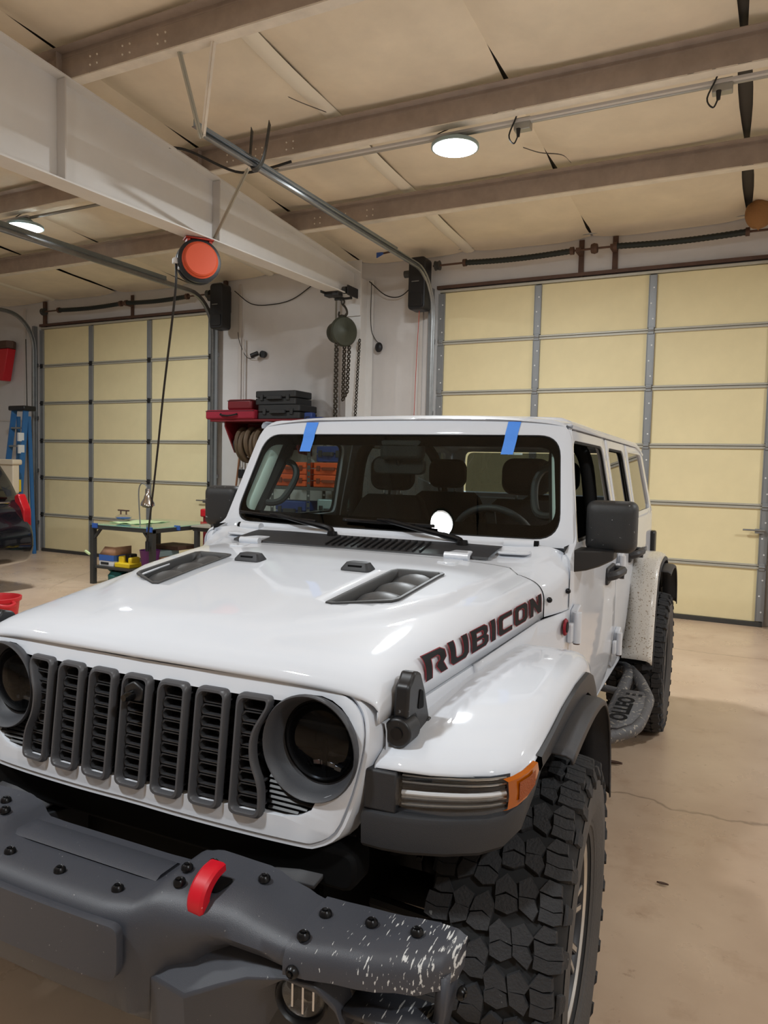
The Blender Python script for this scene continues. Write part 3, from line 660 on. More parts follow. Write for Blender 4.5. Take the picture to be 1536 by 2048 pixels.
# conduit on the wall beside the column
tag(MB().cyl((-3.87, 6.93, 0.1), (-3.87, 6.93, 4.0), 0.014, n=8).build('wall_conduit', 'conduit'), 'thin vertical conduit on the wall left of the column', 'conduit')
e = empty('wall_conduit', (-5.42, 6.93, 0)); MB().cyl((0, 0, 1.55), (0, 0, 3.4), 0.014, n=8).build('pipe', 'wall_trim', e); MB().box((0.0, -0.01, 1.45), (0.08, 0.06, 0.13)).build('switch_box', 'opener_black', e, bevel=0.008); MB().box((0.0, -0.02, 2.02), (0.05, 0.05, 0.1)).build('coupling', 'conduit', e, bevel=0.006)
tag(e, 'vertical conduit ending in a small black switch box right of the left door', 'conduit')

# red wall shelf with hose reel
e = empty('wall_shelf', (-4.75, 6.97, 2.19))
MB().box((0, -0.3, 0), (1.6, 0.6, 0.03)).build('board', 'shelf_red', e, bevel=0.004)
for x in (-0.6, 0.5):
    m = MB(); m.prism([(0, 0), (-0.52, 0), (-0.52, -0.06), (-0.30, -0.42), (0, -0.45)], -0.012, 0.012, Matrix.Translation((x, 0, -0.016)) @ Matrix(((0, 0, 1, 0), (1, 0, 0, 0), (0, 1, 0, 0), (0, 0, 0, 1)))); m.build('side_bracket', 'shelf_red', e)
MB().box((-0.05, -0.012, -0.2), (1.1, 0.02, 0.36)).build('back_panel', 'shelf_red', e)
tag(e, 'dark red wall shelf holding bags and cases left of the column', 'shelf')
e = empty('hose_reel', (-4.83, 6.67, 1.86))
MB().cyl((-0.55, 0, 0), (0.40, 0, 0), 0.025, n=10).build('axle', 'galvanised', e)
m = MB(); P = []
for i in range(8*24+1):
    a = 2*PI*i/24; rr = 0.21+0.02*math.sin(i*0.37); P.append((-0.38+0.085*i/24, rr*math.cos(a), rr*math.sin(a)))
m.tube(P, 0.036, 8); m.build('hose', 'hose_brown', e)
MB().lathe([(0.03, -0.42), (0.12, -0.42), (0.12, -0.4), (0.16, -0.39), (0.16, 0.32), (0.03, 0.32)], 24, Matrix.Rotation(PI/2, 4, 'Y')).build('drum', 'hose_brown', e)
MB().lathe([(0.0, -0.47), (0.1, -0.47), (0.13, -0.45), (0.13, -0.42), (0, -0.42)], 20, Matrix.Rotation(PI/2, 4, 'Y')).build('hub', 'hinge_black', e)
MB().tube([(0.1, -0.2, -0.15), (0.02, -0.22, -0.3), (0.0, -0.22, -0.34)], 0.014, 7).build('hose_end', 'hose_brown', e)
tag(e, 'brown air hose wound on a reel under the red wall shelf', 'hose reel')
def bag(name, c, d, col, lab, handle=True):
    e = empty(name, (c[0], c[1], c[2]))
    MB().box((0, 0, d[2]/2), d).build('body', col, e, bevel=min(d)*0.22, seg=3)
    if handle:
        m = MB(); m.tube(smooth_path([(-0.14, -d[1]/2-0.004, d[2]*0.55), (-0.12, -d[1]/2-0.03, d[2]*0.45), (0, -d[1]/2-0.035, d[2]*0.35), (0.12, -d[1]/2-0.03, d[2]*0.45), (0.14, -d[1]/2-0.004, d[2]*0.55)], 4), 0.012, 7); m.build('handle', 'interior_black', e)
    MB().box((0, 0, d[2]*0.86), (d[0]*0.985, d[1]*1.004, 0.008)).build('zip', 'interior_black', e)
    return tag(e, lab, 'bag')
bag('tool_bag', (-5.2, 6.62, 2.206), (0.84, 0.55, 0.13), 'bag_red', 'long flat red soft bag lying on the red shelf with a black handle')
bag('tool_bag', (-5.12, 6.66, 2.338), (0.42, 0.4, 0.15), 'shelf_red', 'small dark red bag on top of the long flat red bag', False)
def case(name, loc, d, col, lab, cat='case', rz=0.0, latchcol='case_black'):
    e = empty(name, loc, rz); w, dp, h = d
    for nm, z0, z1 in (('lower_shell', 0, h*0.5-0.004), ('lid', h*0.5+0.004, h)):
        m = MB(); m.prism(round_poly([(-w/2, -dp/2), (w/2, -dp/2), (w/2, dp/2), (-w/2, dp/2)], 0.04, 3), z0, z1); m.build(nm, col, e, bevel=0.012)
    m = MB(); m.prism(round_poly([(-w*0.2, 0), (-w*0.17, -0.05), (w*0.17, -0.05), (w*0.2, 0)], 0.02, 3), h*0.38, h*0.62, Matrix.Translation((0, -dp/2, 0))); m.build('handle', latchcol, e, bevel=0.008)
    for s in (-1, 1): MB().box((s*w*0.32, -dp/2-0.008, h*0.52), (0.05, 0.02, h*0.42)).build('latch', latchcol, e, bevel=0.004)
    return tag(e, lab, cat)
case('tool_case', (-4.42, 6.62, 2.206), (0.68, 0.45, 0.19), 'case_black', 'lower of the two black tool cases on the red shelf')
case('tool_case', (-4.5, 6.64, 2.398), (0.66, 0.42, 0.19), 'case_black', 'upper of the two black tool cases on the red shelf')
tag(MB().tube([(-5.47, 6.93, 1.68), (-5.56, 6.85, 0.55)], 0.014, 8).build('broom_handle', 'broom_wood'), 'bare brown broom handle leaning on the wall under the red shelf', 'broom')

# shelving rack seen through the truck
e = empty('storage_rack', (-3.78, 6.37, 0)); W_, D_ = 1.12, 0.38
for sx in (-1, 0, 1):
    for sy in (-1, 1):
        m = MB()
        for k in range(26):
            z = 0.02+k*0.08; m.box((sx*W_/2, sy*D_/2, z+0.03), (0.045 if k % 1 == 0 else 0.03, 0.005, 0.055)); 
        m.box((sx*W_/2-0.02, sy*D_/2, 1.05), (0.006, 0.006, 2.1)); m.box((sx*W_/2+0.02, sy*D_/2, 1.05), (0.006, 0.006, 2.1)); m.build('upright', 'rack_steel', e)
for z in (0.3, 0.85, 1.30, 2.08): MB().box((0, 0, z), (W_, D_, 0.04)).build('shelf', 'rack_steel', e, bevel=0.004)
tag(e, 'slotted steel storage rack behind the truck, seen through its windows', 'rack')
k = 0
for x in (-4.07, -3.49):
    for z, wd in ((1.322, 'lower'), (1.482, 'upper')):
        case('tool_case', (x, 6.37, z), (0.49, 0.34, 0.155), 'case_orange', '%s orange tool case on the %s of the rack, seen through the windshield' % (wd, 'left' if x < -3.9 else 'right'), latchcol='case_orange_dark')
case('tool_case', (-3.5, 6.37, 1.645), (0.4, 0.32, 0.2), 'tool_blue', 'dark blue tool case above the orange cases on the rack')
case('tool_case', (-4.07, 6.37, 0.872), (0.49, 0.34, 0.26), 'tool_blue', 'blue tool case on the rack shelf below the orange cases')
case('storage_box', (-3.47, 6.37, 0.872), (0.4, 0.34, 0.3), 'lamp_body', 'pale grey storage box beside the blue case on the rack', 'box')
e = empty('cordless_tool', (-3.8, 6.37, 2.102)); MB().box((0, 0, 0.06), (0.26, 0.14, 0.12)).build('body', 'tool_blue', e, bevel=0.03, seg=3); MB().cyl((0.1, 0, 0.07), (0.2, 0, 0.05), 0.05, 0.04, 14).build('nose', 'tool_blue', e); MB().box((-0.1, 0, 0.13), (0.12, 0.1, 0.1)).build('battery', 'tool_blue', e, bevel=0.015); MB().box((-0.1, -0.055, 0.1), (0.06, 0.01, 0.05)).build('vent', 'opener_black', e); tag(e, 'dark blue power tool on top of the rack behind the truck roof', 'power tool')

# workbench with glass top
e = empty('workbench', (-5.8, 5.6, 0)); bx0, bx1, by0, by1, bh = -0.5, 0.52, -0.6, 0.55, 0.775
for x in (bx0, bx1):
    for y in (by0, by1):
        m = MB(); m.bar((x, y, 0), (x, y, bh-0.02), 0.06, 0.06); m.build('leg', 'bench_steel', e)
        m = MB(); sx = 1 if x < 0 else -1; m.bar((x, y, bh-0.2), (x+sx*0.14, y, bh-0.05), 0.03, 0.03); m.build('gusset', 'bench_steel', e)
m = MB(); m.box((0.01, by0, bh-0.035), (1.08, 0.05, 0.05)); m.box((0.01, by1, bh-0.035), (1.08, 0.05, 0.05)); m.box((bx0, -0.02, bh-0.035), (0.05, 1.2, 0.05)); m.box((bx1, -0.02, bh-0.035), (0.05, 1.2, 0.05)); m.build('frame', 'bench_steel', e)
MB().box((0.01, -0.025, bh-0.004), (1.06, 1.18, 0.006)).build('top_board', 'bench_top', e)
MB().box((0.01, -0.025, bh+0.004), (1.1, 1.22, 0.009)).build('glass_top', 'table_glass', e)
MB().box((0.01, -0.02, 0.22), (1.04, 1.16, 0.03)).build('lower_shelf', 'bench_steel', e)
for x, y in ((-0.44, -0.63), (0.5, -0.63), (0.55, -0.2)): MB().box((x, y, bh-0.015), (0.09, 0.016, 0.06)).build('corner_tape', 'clip_blue', e)
tag(e, 'steel workbench with a pale green glass top and blue taped corners', 'workbench')
e = empty('workbench', (-4.86, 6.05, 0))
for x in (-0.28, 0.42):
    for y in (-0.4, 0.4): MB().bar((x, y, 0), (x, y, 0.75), 0.055, 0.055).build('leg', 'bench_steel', e)
m = MB(); m.box((0.06, -0.4, 0.735), (0.78, 0.05, 0.05)); m.box((0.06, 0.4, 0.735), (0.78, 0.05, 0.05)); m.box((-0.28, 0, 0.735), (0.05, 0.8, 0.05)); m.box((0.42, 0, 0.735), (0.05, 0.8, 0.05)); m.build('frame', 'bench_steel', e)
MB().box((0.07, 0, 0.772), (0.82, 0.9, 0.02)).build('top', 'rail_pale', e)
tag(e, 'plain steel table standing right of the glass-topped workbench', 'table')
# on the bench
e = empty('green_cloth', (-6.02, 5.52, 0.786)); rows = [[(-0.24+0.5*i/8, -0.3+0.6*k/8, 0.006+0.006*math.sin(i*1.7)*math.cos(k*2.1)) for k in range(9)] for i in range(9)]; MB().grid(rows).build('cloth', 'cloth_green', e, solid=0.003, off=1); tag(e, 'pale green cloth spread on the glass bench top', 'cloth')
e = empty('resin_tool', (-6.24, 5.45, 0.804)); MB().lathe([(0.0, 0), (0.06, 0), (0.07, 0.012), (0.1, 0.02), (0.105, 0.05), (0.06, 0.075), (0.02, 0.08), (0, 0.08)], 24).build('body', 'lens_clear', e); MB().lathe([(0.0, 0.004), (0.09, 0.022), (0.095, 0.035), (0, 0.04)], 24).build('blue_base', 'box_blue', e); m = MB(); m.cyl((-0.05, 0, 0.075), (-0.05, 0, 0.13), 0.01, n=8); m.cyl((0.05, 0, 0.075), (0.05, 0, 0.13), 0.01, n=8); m.cyl((-0.1, 0, 0.13), (0.1, 0, 0.13), 0.01, n=8); m.build('handle', 'rust_brown', e); tag(e, 'clear round suction tool with a brown bar handle on the green cloth', 'tool')
e = empty('clamp_lamp', (-5.64, 5.15, 0.785))
MB().tube(smooth_path([(0.0, 0, 0.003), (0.0, 0, 0.05), (-0.02, 0, 0.3), (-0.02, 0.0, 0.46), (0.02, 0.0, 0.53), (0.09, 0, 0.52), (0.12, 0, 0.48)], 5), 0.008, 8).build('gooseneck', 'galvanised', e)
MB().lathe([(0.0, 0.47), (0.03, 0.47), (0.033, 0.40), (0.045, 0.375), (0.05, 0.35), (0.085, 0.29), (0.09, 0.255), (0.084, 0.253), (0.07, 0.28)], 28, Matrix.Translation((0.13, 0, 0.0))).build('reflector', 'chrome', e)
MB().lathe([(0.07, 0.262), (0.065, 0.24), (0.0, 0.225)], 24, Matrix.Translation((0.13, 0, 0.0))).build('bulb', 'rust_brown', e)
tag(e, 'chrome clamp lamp on a bent stem over the glass bench', 'lamp')
def carton(name, loc, d, lab, parts, cat='box', rz=0):
    e = empty(name, loc, rz)
    MB().box((0, 0, d[2]/2), d).build('carton', parts[0], e, bevel=0.004)
    return tag(e, lab, cat), e
_, e = carton('open_carton', (-6.12, 5.2, 0.236), (0.26, 0.3, 0.14), 'white and blue carton with open flaps on the lower bench shelf', ['label_white'])
MB().box((0, -0.001, 0.105), (0.264, 0.304, 0.075)).build('blue_band', 'box_blue', e)
m = MB(); m.add([(-0.13, -0.15, 0.143), (-0.05, -0.13, 0.25), (0.13, -0.13, 0.25), (0.13, -0.15, 0.143), (0.13, 0.15, 0.143), (0.13, 0.15, 0.25)], [(0, 1, 2, 3), (3, 2, 5, 4)], smooth=False); m.build('flaps', 'cardboard', e, solid=0.004)
MB().box((-0.03, -0.1525, 0.035), (0.14, 0.004, 0.03)).build('label', 'case_black', e)
e = empty('yellow_bin', (-5.82, 5.15, 0.236)); m = MB(); m.prism([(-0.14, -0.12), (0.12, -0.12), (0.14, 0.14), (-0.14, 0.14)], 0, 0.06); m.build('tray', 'bright_yellow', e, bevel=0.01); m = MB(); m.box((-0.09, 0.02, 0.09), (0.1, 0.16, 0.1)); m.box((0.08, 0.0, 0.09), (0.06, 0.16, 0.09)); m.build('tools', 'bright_yellow', e, bevel=0.02); MB().box((0.0, 0.03, 0.12), (0.1, 0.12, 0.1)).build('insert', 'opener_black', e, bevel=0.015); tag(e, 'yellow tool tray on the lower bench shelf', 'tray')
carton('flat_carton', (-5.62, 5.55, 0.236), (0.3, 0.4, 0.13), 'brown flat carton behind the yellow tray', ['cardboard'])
carton('flat_carton', (-5.66, 5.52, 0.37), (0.34, 0.36, 0.07), 'grey flat carton stacked on the brown one', ['lamp_body'])
carton('flat_carton', (-5.6, 5.75, 0.445), (0.46, 0.4, 0.05), 'dark brown flat carton topmost on the lower bench shelf', ['rust_brown'])
e = empty('purple_bucket', (-5.42, 5.1, 0.236)); MB().lathe([(0.0, 0.0), (0.09, 0.0), (0.125, 0.25), (0.13, 0.255), (0.122, 0.255), (0.088, 0.01), (0, 0.01)], 28).build('tub', 'purple_plastic', e); tag(e, 'purple plastic bucket at the right of the lower bench shelf', 'bucket')
e = empty('teal_vacuum', (-6.0, 5.15, 0.0)); MB().lathe([(0, 0), (0.13, 0), (0.14, 0.12), (0.1, 0.17), (0, 0.18)], 20).build('body', 'teal_plastic', e); MB().tube(smooth_path([(-0.1, 0, 0.15), (-0.16, 0, 0.19), (-0.2, 0, 0.21)], 4), 0.03, 10).build('spout', 'teal_plastic', e); MB().box((0.14, 0.05, 0.08), (0.22, 0.24, 0.15)).build('base', 'opener_black', e, bevel=0.03); tag(e, 'teal and black machine on the floor under the bench', 'machine')
e = empty('green_clip', (-6.37, 4.97, 0.40)); MB().box((0, 0, 0), (0.10, 0.03, 0.03), Matrix.Rotation(0.4, 4, 'Y')).build('body', 'cloth_green', e, bevel=0.006); tag(e, 'small pale green clip on the left leg of the bench', 'clip')
e = empty('red_fixture', (-5.92, 6.72, 0.86)); MB().box((0, 0, 0), (0.12, 0.1, 0.12)).build('body', 'bucket_red', e, bevel=0.02); MB().cyl((0, 0, -0.86), (0, 0, -0.06), 0.03, n=10).build('post', 'shelf_red', e); tag(e, 'small red post fixture half hidden behind the truck mirror', 'post')
# ladder against the wall
e = empty('step_ladder', (-9.70, 6.45, 0))
lx = lambda z, s: s*(0.14+0.09*(2.45-z)/2.45)
for s in (-1, 1):
    MB().bar((lx(0, s), -0.22, 0), (lx(2.4, s), 0.05, 2.4), 0.03, 0.09, (0, 1, 0)).build('front_rail', 'ladder_blue', e)
    MB().bar((lx(0, s)*0.95, 0.14, 0), (lx(2.3, s)*0.9, 0.12, 2.3), 0.025, 0.06, (0, 1, 0)).build('rear_rail', 'ladder_blue', e)
for k in range(7):
    z = 0.3+k*0.3; MB().box((0, -0.22+0.27*z/2.4, z), (2*lx(z, 1), 0.08, 0.03)).build('step', 'galvanised', e, bevel=0.003)
MB().box((0, 0.09, 2.43), (0.40, 0.24, 0.08)).build('top_cap', 'opener_black', e, bevel=0.02)
for z, w in ((1.95, 0.05), (1.75, 0.05)): MB().box((lx(z, 1)+0.0, -0.06+0.0, z), (0.034, 0.10, 0.14)).build('sticker', 'label_white', e)
MB().box((lx(1.15, 1)+0.03, -0.16, 1.15), (0.05, 0.09, 0.2)).build('yellow_label', 'bright_yellow', e, bevel=0.008)
tag(e, 'blue fibreglass step ladder standing against the far left wall', 'ladder')
e = empty('dust_bin', (-9.43, 6.03, 1.02)); m = MB(); m.prism(rrect(-0.2, 0, 0.2, 0.52, 0.05), -0.1, 0.02, Matrix.Rotation(PI/2, 4, 'X')); m.build('tub', 'pale_plastic', e, bevel=0.015); m = MB(); m.prism(rrect(-0.23, 0.47, 0.23, 0.56, 0.03), -0.13, 0.04, Matrix.Rotation(PI/2, 4, 'X')); m.build('rim', 'pale_plastic', e, bevel=0.012); tag(e, 'pale cream plastic tub hung on the blue ladder', 'tub')
tag(MB().tube(smooth_path([(-10.1, 6.92, 3.66), (-10.07, 6.92, 2.2), (-10.05, 6.92, 0.9), (-10.0, 6.92, 0.66), (-9.95, 6.92, 0.9), (-9.92, 6.9, 2.4), (-9.91, 6.9, 3.66)], 6), 0.008, 6).build('door_chain', 'chain_iron'), 'long loop of hand chain hanging left of the left door', 'chain')
e = empty('red_wall_post', (-10.52, 6.86, 2.95)); MB().add([(-0.1, 0.08, 0), (0.0, 0.08, 0), (0.0, -0.08, 0), (-0.1, -0.08, 0), (-0.1, 0.08, 0.55), (0.14, 0.08, 0.55), (0.14, -0.08, 0.55), (-0.1, -0.08, 0.55)], [(0, 1, 2, 3), (4, 5, 6, 7), (0, 1, 5, 4), (1, 2, 6, 5), (2, 3, 7, 6), (3, 0, 4, 7)], smooth=False).build('body', 'bucket_red', e, bevel=0.01); MB().prism([(-0.1, -0.1), (0.13, -0.1), (0.2, 0), (0.13, 0.1), (-0.1, 0.1)], 0, 0.13, Matrix.Translation((0, -0.01, 0.552))).build('cap', 'rust_brown', e, bevel=0.01); tag(e, 'red housing with a brown cap high on the far left wall', 'housing')

# ---------------------------------------------------------------- dark car at the left edge (only its tail is in view), and its floor mat
e = empty('dark_car', (-8.65, 3.42, 0))
prof = [(-2.0, 0.5), (-2.1, 0.75), (-1.95, 1.0), (-0.9, 1.1), (-0.35, 1.62), (0.9, 1.68), (1.5, 1.6), (1.75, 1.3), (1.86, 1.08), (1.98, 1.0), (2.03, 0.85), (2.1, 0.72), (2.12, 0.5), (2.02, 0.34), (1.45, 0.2), (-1.9, 0.25)]
rp = round_poly(prof, 0.12, 4)
rows = []
for y, s, dz in ((-0.92, 0.96, 0.0), (-0.90, 0.985, 0.0), (-0.84, 1.0, 0.0), (0.84, 1.0, 0.0), (0.90, 0.985, 0), (0.92, 0.96, 0)):
    rows.append([(p[0]*s, y-(0.10*max(0, (p[1]-1.05))/0.6)*(1 if y > 0 else -1) if False else y*(1-0.16*max(0, p[1]-1.05)), 0.2+(p[1]-0.2)*(0.985 if abs(y) > 0.9 else 1)) for p in rp])
m = MB(); m.grid(rows, closed_u=True); n = len(rp); m.f.append(tuple(range(n))); m.f.append(tuple(range(5*n, 6*n))[::-1]); m.sm += [True, True]; m.build('body', 'suv_paint', e, ang=30)
m = MB(); m.add([(0.3, -0.865, 1.12), (1.42, -0.865, 1.12), (1.28, -0.82, 1.5), (0.3, -0.82, 1.52)], [(0, 1, 2, 3)]); m.build('side_window', 'frit_black', e, solid=0.006)
m = MB(); m.tube([(0.2, -0.905, 1.09), (1.5, -0.905, 1.09)], 0.012, 6); m.build('window_trim', 'chrome', e)
m = MB(); m.prism(round_poly([(1.78, 0.78), (1.97, 0.74), (1.96, 0.98), (1.84, 1.16), (1.74, 1.12)], 0.03, 3), 0.80, 0.93, Matrix(((1, 0, 0, 0), (0, 0, -1, 0), (0, 1, 0, 0), (0, 0, 0, 1)))); m.build('tail_light', 'taillight_red', e, bevel=0.012)
m = MB(); m.prism(round_poly([(1.90, 0.78), (2.045, 0.76), (2.04, 0.98), (1.93, 1.17), (1.86, 1.14)], 0.03, 3), -0.905, -0.80, Matrix(((1, 0, 0, 0), (0, 0, -1, 0), (0, 1, 0, 0), (0, 0, 0, 1)))); m.build('tail_light', 'taillight_red', e, bevel=0.012)
MB().add([(1.60, -0.66, 1.47), (1.60, 0.66, 1.47), (1.86, 0.70, 1.10), (1.86, -0.70, 1.10)], [(0, 1, 2, 3)]).build('rear_window', 'frit_black', e, solid=0.02)
MB().tube([(1.905, -0.7, 1.06), (1.905, 0.7, 1.06)], 0.014, 8).build('hatch_trim', 'chrome', e)
m = MB(); m.prism(round_poly([(1.3, 0.22), (1.95, 0.36), (2.09, 0.5), (2.1, 0.68), (1.9, 0.72), (1.3, 0.66)], 0.05, 3), 0.85, 0.95, Matrix(((1, 0, 0, 0), (0, 0, -1, 0), (0, 1, 0, 0), (0, 0, 0, 1)))); m.build('bumper', 'suv_trim', e, bevel=0.02)
for x in (-1.35, 0.95):
    for y in (-0.8, 0.8): MB().lathe([(0.0, -0.11), (0.28, -0.11), (0.34, -0.08), (0.36, 0), (0.34, 0.08), (0.28, 0.11), (0, 0.11)], 28, Matrix.Translation((x, y, 0.36)) @ Matrix.Rotation(PI/2, 4, 'X')).build('wheel', 'tire_rubber', e)
tag(e, 'dark car at the left edge, only its tail with a red light in view', 'car')
e = empty('red_bucket', (-4.52, 2.35, 0)); MB().lathe([(0.0, 0.0), (0.15, 0.0), (0.195, 0.36), (0.21, 0.362), (0.212, 0.392), (0.2, 0.394), (0.19, 0.37), (0.147, 0.012), (0, 0.012)], 40).build('tub', 'bucket_red', e)
m = MB(); a0 = R(-15); M_ = Matrix.Translation((0.21*math.cos(a0), 0.21*math.sin(a0), 0.335)) @ Matrix.Rotation(a0, 4, 'Z'); m.tube([M_ @ Vector(p) for p in smooth_path([(-0.02, -0.07, 0.03), (0.05, -0.06, 0.02), (0.075, 0, 0.01), (0.05, 0.06, 0.02), (-0.02, 0.07, 0.03)], 5)], 0.016, 8); m.build('lug', 'bucket_red', e)
tag(e, 'red plastic bucket at the left edge in front of the dark car', 'bucket')
# litter on the floor
for px, lab, s in (((0.72, 2.32), 'small curled dark leaf on the floor right of the front tyre', 0.045), ((1.10, 1.18), 'tiny dark scrap on the floor at the right edge', 0.022)):
    rows = [[(px[0]+s*(i/4-1), px[1]+s*0.35*(k-1)*math.sin(PI*(i+0.2)/8.4), 0.003+s*0.25*abs(k-1)+s*0.3*(i/8-0.5)**2) for k in range(3)] for i in range(9)]
    tag(MB().grid(rows).build('dry_leaf', 'rust_brown', solid=0.001), lab, 'leaf')
# ================================================================ the white off-road truck (own frame: x to its left, y to its rear, front axle at 0)
GA = R(1.87628)
T = empty('off_road_truck', (0, 0, 0), GA)
tag(T, 'white off-road truck with black-ringed grille slots, steel bumper and blue tape on its windshield frame', 'truck')
def lerp(a, b, t): return a+(b-a)*t
def interp(tab, x):
    if x <= tab[0][0]: return tab[0][1]
    for (a, va), (b, vb) in zip(tab[:-1], tab[1:]):
        if x <= b: return va+(vb-va)*(x-a)/(b-a)
    return tab[-1][1]
def sst(a, b, x):
    t = min(1, max(0, (x-a)/(b-a))); return t*t*(3-2*t)
def mir(P): return [(-p[0], p[1]) for p in P][::-1]
def both(fn):
    for s in (1, -1): fn(s)
# ---------------------------------------------------------------- grille
def gy(x, z, off=0.0): return -0.507+0.022*(z-0.8)/0.285+0.25*max(0, z-1.02)+0.085*x*x+off
def gw(off): return lambda u, v: (u, gy(u, v, off), v)
half = [(0.03, 1.122), (0.35, 1.123), (0.49, 1.120), (0.563, 1.108), (0.603, 1.080), (0.622, 1.045), (0.627, 1.0), (0.617, 0.934), (0.600, 0.865), (0.570, 0.793), (0.518, 0.757), (0.458, 0.750), (0.2, 0.752), (0.03, 0.755)]
def sm2(P, n): return [(p.x, p.y) for p in smooth_path([(a, b, 0) for a, b in P], n)]
hs = sm2(half, 3)
outl = hs+mir(hs)
def offs(P, d):
    out = []
    for i, p in enumerate(P):
        a = Vector(P[i-1]); b = Vector(P[(i+1) % len(P)]); t = (b-a).normalized(); n = Vector((-t.y, t.x))
        out.append((p[0]+n.x*d, p[1]+n.y*d))
    return out
if Vector(offs(outl, 0.01)[0]).y > outl[0][1]: inw = -1
else: inw = 1
inner = offs(outl, 0.016*inw)
HLX, HLZ, HLR = 0.490, 0.977, 0.116
a_ = lambda d: (HLX+0.111*math.cos(R(d)), HLZ+0.111*math.sin(R(d)))
hole_r = [(0.40, 1.066)]+[a_(d) for d in range(126, -71, -14)]+[(0.512, 0.866), (0.50, 0.84), (0.47, 0.822), (0.43, 0.814)]
hole = hole_r+mir(hole_r)
g = plate('grille_panel', inner, [hole], 'white_paint', T, gw(0.0), thick=0.022, step=0.06, bevel=0.005)
rim = MB(); rows = []
for d, dy in ((0.030*inw, 0.03), (0.017*inw, 0.012), (0.010*inw, 0.004), (0.003*inw, 0.004), (0.0, 0.012), (-0.004*inw, 0.03), (-0.012*inw, 0.08), (-0.010*inw, 0.13)):
    rows.append([(x, gy(x, z, dy), z) for x, z in offs(outl, d)])
rim.grid(rows, closed_u=True); rim.build('grille_rim', 'white_paint', g)
back = MB(); back.grid([[(x, gy(x, z, 0.07), z) for x in [k*0.1-0.6 for k in range(13)]] for z in (0.77, 0.9, 1.0, 1.1)]); back.build('grille_backing', 'void_black', g)
bars = MB()
for k in range(9):
    z = 0.828+k*0.0285
    xm = 0.36 if z > 0.85 else 0.40
    P = [(x*xm/20-xm, gy(x*xm/20-xm, z, 0.028), z) for x in range(41)]
    bars.tube(P, 0.006, 4)
bars.build('mesh_bars', 'grille_black', g, stuff=True)
def ribs(s):
    m = MB()
    for k in range(11):
        z = 0.822+k*0.0115; xe = 0.505-0.045*max(0, (0.85-z)/0.03)**1.5
        xb = HLX-math.sqrt(max(0, 0.118**2-(z-HLZ)**2)) if abs(z-HLZ) < 0.118 else xe; m.tube([(s*(0.385+(min(xe, xb)-0.385)*t/4), gy(0.45, z, 0.012), z) for t in range(5)], 0.0042, 4)
    m.build('ribbed_insert', 'grille_black', g)
    m = MB(); m.grid([[(s*x, gy(x, z, 0.05), z) for x in (0.37, 0.45, 0.53)] for z in (0.8, 0.83, 0.862)]); m.build('insert_backing', 'grille_black', g)
both(ribs)
# seven slots
def slot_outline(k, d=0.0):
    cx = 0.113*k; w = 0.0445-d; t = 1.074-d; b = 0.801+d; r = 0.018
    if abs(k) < 3: P = [(cx+w, b), (cx+w, t), (cx-w, t), (cx-w, b)]; return round_poly(P, r, 4)
    s = 1 if k > 0 else -1
    P = [(cx+s*0.044-s*d, b), (cx+s*0.044-s*d, 0.872), (cx+s*0.016-s*d*1.1, 0.93), (cx+s*0.014-s*d*1.1, 0.985), (cx+s*0.046-s*d, 1.05), (cx+s*0.046-s*d, t), (cx-s*w, t), (cx-s*w, b)]
    if s < 0: P = P[::-1]
    rr = [r, .03, .03, .03, .02, r, r, r]
    if s < 0: rr = rr[::-1]
    return round_poly(P, rr, 4)
for k in range(-3, 4):
    O = slot_outline(k); I = slot_outline(k, 0.012); m = MB(); rows = []
    mid = slot_outline(k, 0.004); mi2 = slot_outline(k, 0.009)
    for P, dy in ((O, 0.004), (O, -0.010), (mid, -0.016), (mi2, -0.016), (I, -0.010), (I, 0.022)): rows.append([(x, gy(x, z, dy), z) for x, z in P])
    m.grid(rows, closed_u=True); ring = m.build('slot_ring', 'slot_gray', T)
    cells = MB(); n = 9; zz0 = 0.816; hgt = 0.0272
    for c in range(n):
        z = zz0+hgt*(c+0.5)
        w1 = 0.032; w2 = 0.023; cx = 0.113*k
        if abs(k) == 3 and 0.90 < z < 1.02: s = 1 if k > 0 else -1; cx -= s*0.013; w1, w2 = 0.022, 0.014
        hx = [(cx-w1, z), (cx-w2, z+0.0105), (cx+w2, z+0.0105), (cx+w1, z), (cx+w2, z-0.0105), (cx-w2, z-0.0105)]
        if k == 0 and c >= 7: continue
        rows = []
        for sc, dy in ((1.12, 0.012), (1.12, 0.004), (0.93, 0.004), (0.86, 0.03)):
            rows.append([(cx+(p[0]-cx)*sc, gy(p[0], p[1], dy), z+(p[1]-z)*sc) for p in hx])
        cells.grid(rows, closed_u=True)
        for sx in (-1, 1): cells.box((cx+sx*(w1+0.003), gy(cx, z, 0.012), z), (0.012, 0.012, 0.004))
    cells.build('hex_mesh', 'mesh_gray', ring, stuff=True, ang=20)
e = MB(); e.prism(round_poly([(-0.026, 1.012), (0.026, 1.012), (0.03, 1.045), (0.0, 1.062), (-0.03, 1.045)], 0.008, 2), -0.50, -0.45, Matrix(((1, 0, 0, 0), (0, 0, 1, 0), (0, 1, 0, 0), (0, 0, 0, 1))))
cm = e.build('front_camera', 'black_plastic', T, bevel=0.004)
MB().lathe([(0.0, 0.028), (0.008, 0.028), (0.011, 0.02), (0.013, 0), (0.0, -0.01)], 20, Matrix.Translation((-0.004, -0.50, 1.026)) @ Matrix.Rotation(PI/2, 4, 'X')).build('camera_lens', 'frit_black', cm)
